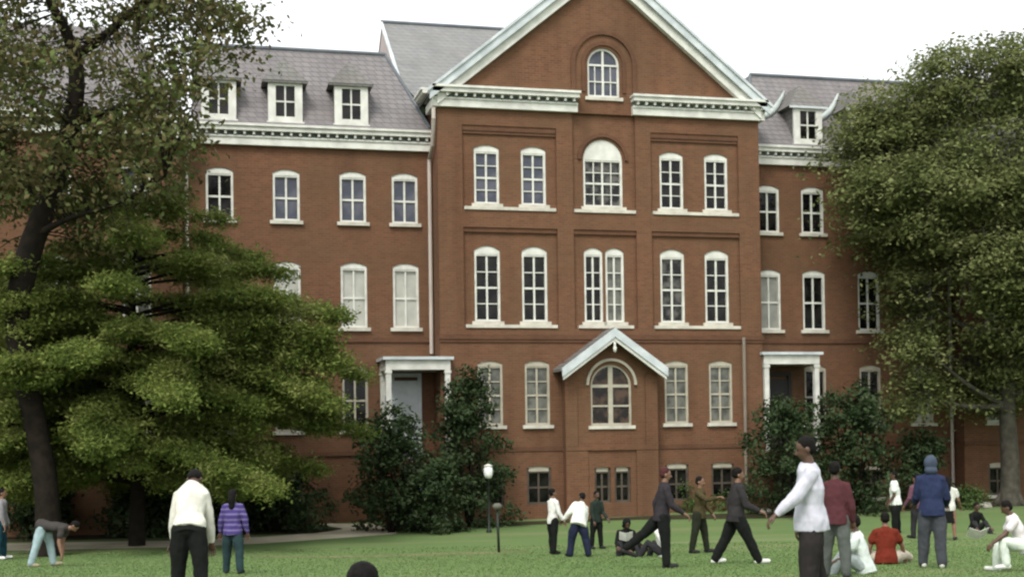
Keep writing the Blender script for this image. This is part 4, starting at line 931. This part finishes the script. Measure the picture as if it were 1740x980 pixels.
person('person in grey top and teal trousers cut by the picture edge', 2, 950, 1.70, 80, skin='brown', top_c=('soft_grey_top', (0.22,0.21,0.22)), bottom_c=('deep_teal_trousers', (0.012,0.045,0.06)), shoe_c=WSH, seed=5)
person('person in white top and black trousers standing nearest the lamp in the small group', 940, 941, 1.52, 62, top='jacket', top_c=WHT, bottom_c=BLK, shoe_c=BSH, arms=((30,8,35),(12,14,20)), seed=6, skin='brown', lean=2)
person('person in white top and wide navy trousers leaning over in the small group', 984, 946, 1.50, -25, lean=22, head_pitch=8, side_lean=22, top_c=('ivory_top', (0.68,0.69,0.62)), bottom_c=NVY, shoe_c=BSH, legs=((12,9,6),(-6,11,4)), arms=((34,10,24),(22,16,14)), loose=1.25, seed=7)
person('person all in dark green black behind the white top of the group', 1014, 932, 1.42, 150, top_c=('dark_bottle_green', (0.020,0.030,0.024)), bottom_c=BLK, arms=((15,5,40),(10,5,20)), seed=8)
person('person sitting in a black hooded top behind a pale sheet of paper', 1062, 943, 1.62, 172, sit=0.07, lean=18, head_pitch=16, legs=((122,16,98),(122,16,98)), arms=((45,18,50),(45,18,50)), top_c=BLK, bottom_c=DRK, hood=BLK, seed=9)
person('person striding in charcoal with a dark red cap and one leg trailing', 1126, 964, 1.74, 86, lean=7, top='jacket', top_c=('charcoal_jacket', (0.030,0.026,0.030)), bottom_c=BLK, skin='brown', legs=((-44,4,10),(5,4,4)), arms=((-18,10,30),(22,10,40)), hair_c=('dark_red_cap', (0.06,0.022,0.022)), seed=10, loose=1.08)
person('person sitting on the grass in white, partly behind the striding charcoal figure', 1128, 945, 1.6, -60, sit=0.07, lean=10, legs=((125,16,98),(118,20,90)), arms=((-25,18,6),(40,18,30)), top_c=WHT, bottom_c=DRK, seed=11)
person('person in an olive brown jacket with feet apart and one arm raised', 1189, 939, 1.76, 118, top='jacket', top_c=('olive_brown_jacket', (0.060,0.048,0.022)), bottom_c=('dark_olive_trousers', (0.020,0.022,0.014)), legs=((9,9,3),(-7,9,3)), arms=((12,12,30),(62,14,45)), skin='brown', seed=12)
person('person in a dark coat walking with white trainers and a wide step', 1252, 957, 1.84, 84, lean=5, top='jacket', top_c=('dark_coat', (0.030,0.028,0.028)), bottom_c=BLK, shoe_c=WSH, skin='brown', legs=((-22,4,6),(26,4,2)), arms=((-12,12,24),(20,14,50)), loose=1.15, seed=13)
person('tall person in a pale lilac sweatshirt reaching an arm down and forward', 1381, 1037, 1.80, -88, lean=2, top_c=('pale_lilac_sweatshirt', (0.50,0.50,0.56)), head_pitch=12, bottom_c=('brown_black_trousers', (0.024,0.021,0.020)), shoe_c=BSH, arms=((38,10,14),(6,8,8)), legs=((7,5,4),(-6,5,4)), loose=1.22, seed=14, vox=0.011)
person('person in a maroon jacket and grey trousers close behind the lilac sweatshirt', 1421, 982, 1.68, 20, lean=4, top='jacket', top_c=('maroon_jacket', (0.075,0.026,0.030)), bottom_c=('grey_green_trousers', (0.085,0.095,0.085)), arms=((5,12,10),(5,12,12)), legs=((6,6,3),(-6,6,3)), loose=1.1, seed=15)
person('person sitting in a white tee with dark hair, between maroon jacket and red tee', 1470, 974, 1.66, -70, sit=0.07, lean=14, legs=((124,14,96),(118,18,92)), arms=((42,14,32),(36,16,30)), top_c=('mint_white_tee', (0.60,0.66,0.62)), bottom_c=('pale_grey_joggers', (0.30,0.34,0.33)), sleeve='short', seed=16, loose=1.1)
person('person sitting in a dark red tee with back turned', 1506, 958, 1.66, 12, sit=0.07, lean=9, legs=((92,26,6),(98,34,22)), arms=((16,22,10),(28,26,14)), top_c=('dark_red_tee', (0.135,0.022,0.012)), bottom_c=('stone_trousers', (0.42,0.37,0.30)), shoe_c=WSH, sleeve='short', skin='brown', seed=17, loose=1.18)
person('person standing in a long white tee and dark trousers beside the shrubs', 1523, 906, 1.74, -75, top_c=('bright_white_tee', (0.72,0.75,0.70)), bottom_c=BLK, sleeve='short', arms=((6,8,30),(10,8,30)), loose=1.2, seed=18)
person('tall person in navy hooded top and grey blue jeans, hood up', 1585, 964, 1.82, 14, top='jacket', top_c=('navy_hoodie', (0.022,0.030,0.068)), hood=('faded_navy_hood', (0.055,0.07,0.10)), bottom_c=('slate_jeans', (0.055,0.06,0.068)), shoe_c=('pale_trainer', (0.5,0.5,0.44)), arms=((14,10,55),(14,12,50)), legs=((4,4,3),(-4,4,3)), loose=1.15, seed=19)
person('person in a mauve top partly hidden behind the navy hooded figure', 1560, 914, 1.70, -30, top_c=('mauve_top', (0.13,0.06,0.085)), bottom_c=DRK, arms=((10,12,30),(8,12,10)), skin='brown', seed=20)
person('person in white top and short black skirt behind the navy hooded figure', 1614, 917, 1.62, 25, top_c=('off_white_top', (0.58,0.58,0.52)), bottom_c=BLK, skirt=True, bare_legs=True, arms=((10,12,20),(12,14,40)), skin='brown', seed=21, sleeve='short', hair='long')
person('person in black sitting near the grey tree trunk', 1655, 905, 1.58, 165, sit=0.07, lean=14, legs=((126,14,98),(126,14,98)), arms=((42,12,34),(42,12,34)), top_c=BLK, bottom_c=DRK, seed=22)
person('person crouching in white tee and white trousers, reaching toward a pale paper', 1742, 970, 1.52, -80, sit=0.27, lean=24, head_pitch=6, legs=((104,10,112),(88,12,84)), arms=((62,10,16),(40,14,34)), top_c=('pale_pink_white_tee', (0.66,0.62,0.62)), bottom_c=('white_trousers', (0.60,0.66,0.58)), shoe_c=WSH, sleeve='short', seed=23, loose=1.1)

PAPER = mat('pale_paper', (0.62, 0.62, 0.57), (0.5, 0.5, 0.46), 9, 0.8)
def paper(px, py, foot, lift, label, tilt):
    g = ground_at(*foot); d = float((g-CAM)@FWD)-lift; c = at(px, py, d)
    b = MB(); w_, h_ = 0.30, 0.21
    for s_ in (-1, 1):
        b.add([(0,0.0,-h_/2),(s_*w_/2,0.07,-h_/2),(s_*w_/2,0.07,h_/2),(0,0,h_/2),(0,0.006,-h_/2),(s_*w_/2,0.076,-h_/2),(s_*w_/2,0.076,h_/2),(0,0.006,h_/2)],
              [(0,1,2,3),(4,7,6,5),(0,4,5,1),(3,2,6,7),(1,5,6,2),(0,3,7,4)])
    o = b.build('paper', PAPER); o.location = c; o.rotation_euler = (radians(tilt), 0, radians(-14)); tag(o, label, 'paper')
paper(1064, 912, (1062, 943), 0.42, 'pale folded sheet held before the seated black hooded figure', 28)
paper(1663, 909, (1742, 970), 0.0, 'pale folded sheet at the hand of the crouching white figure', 50)
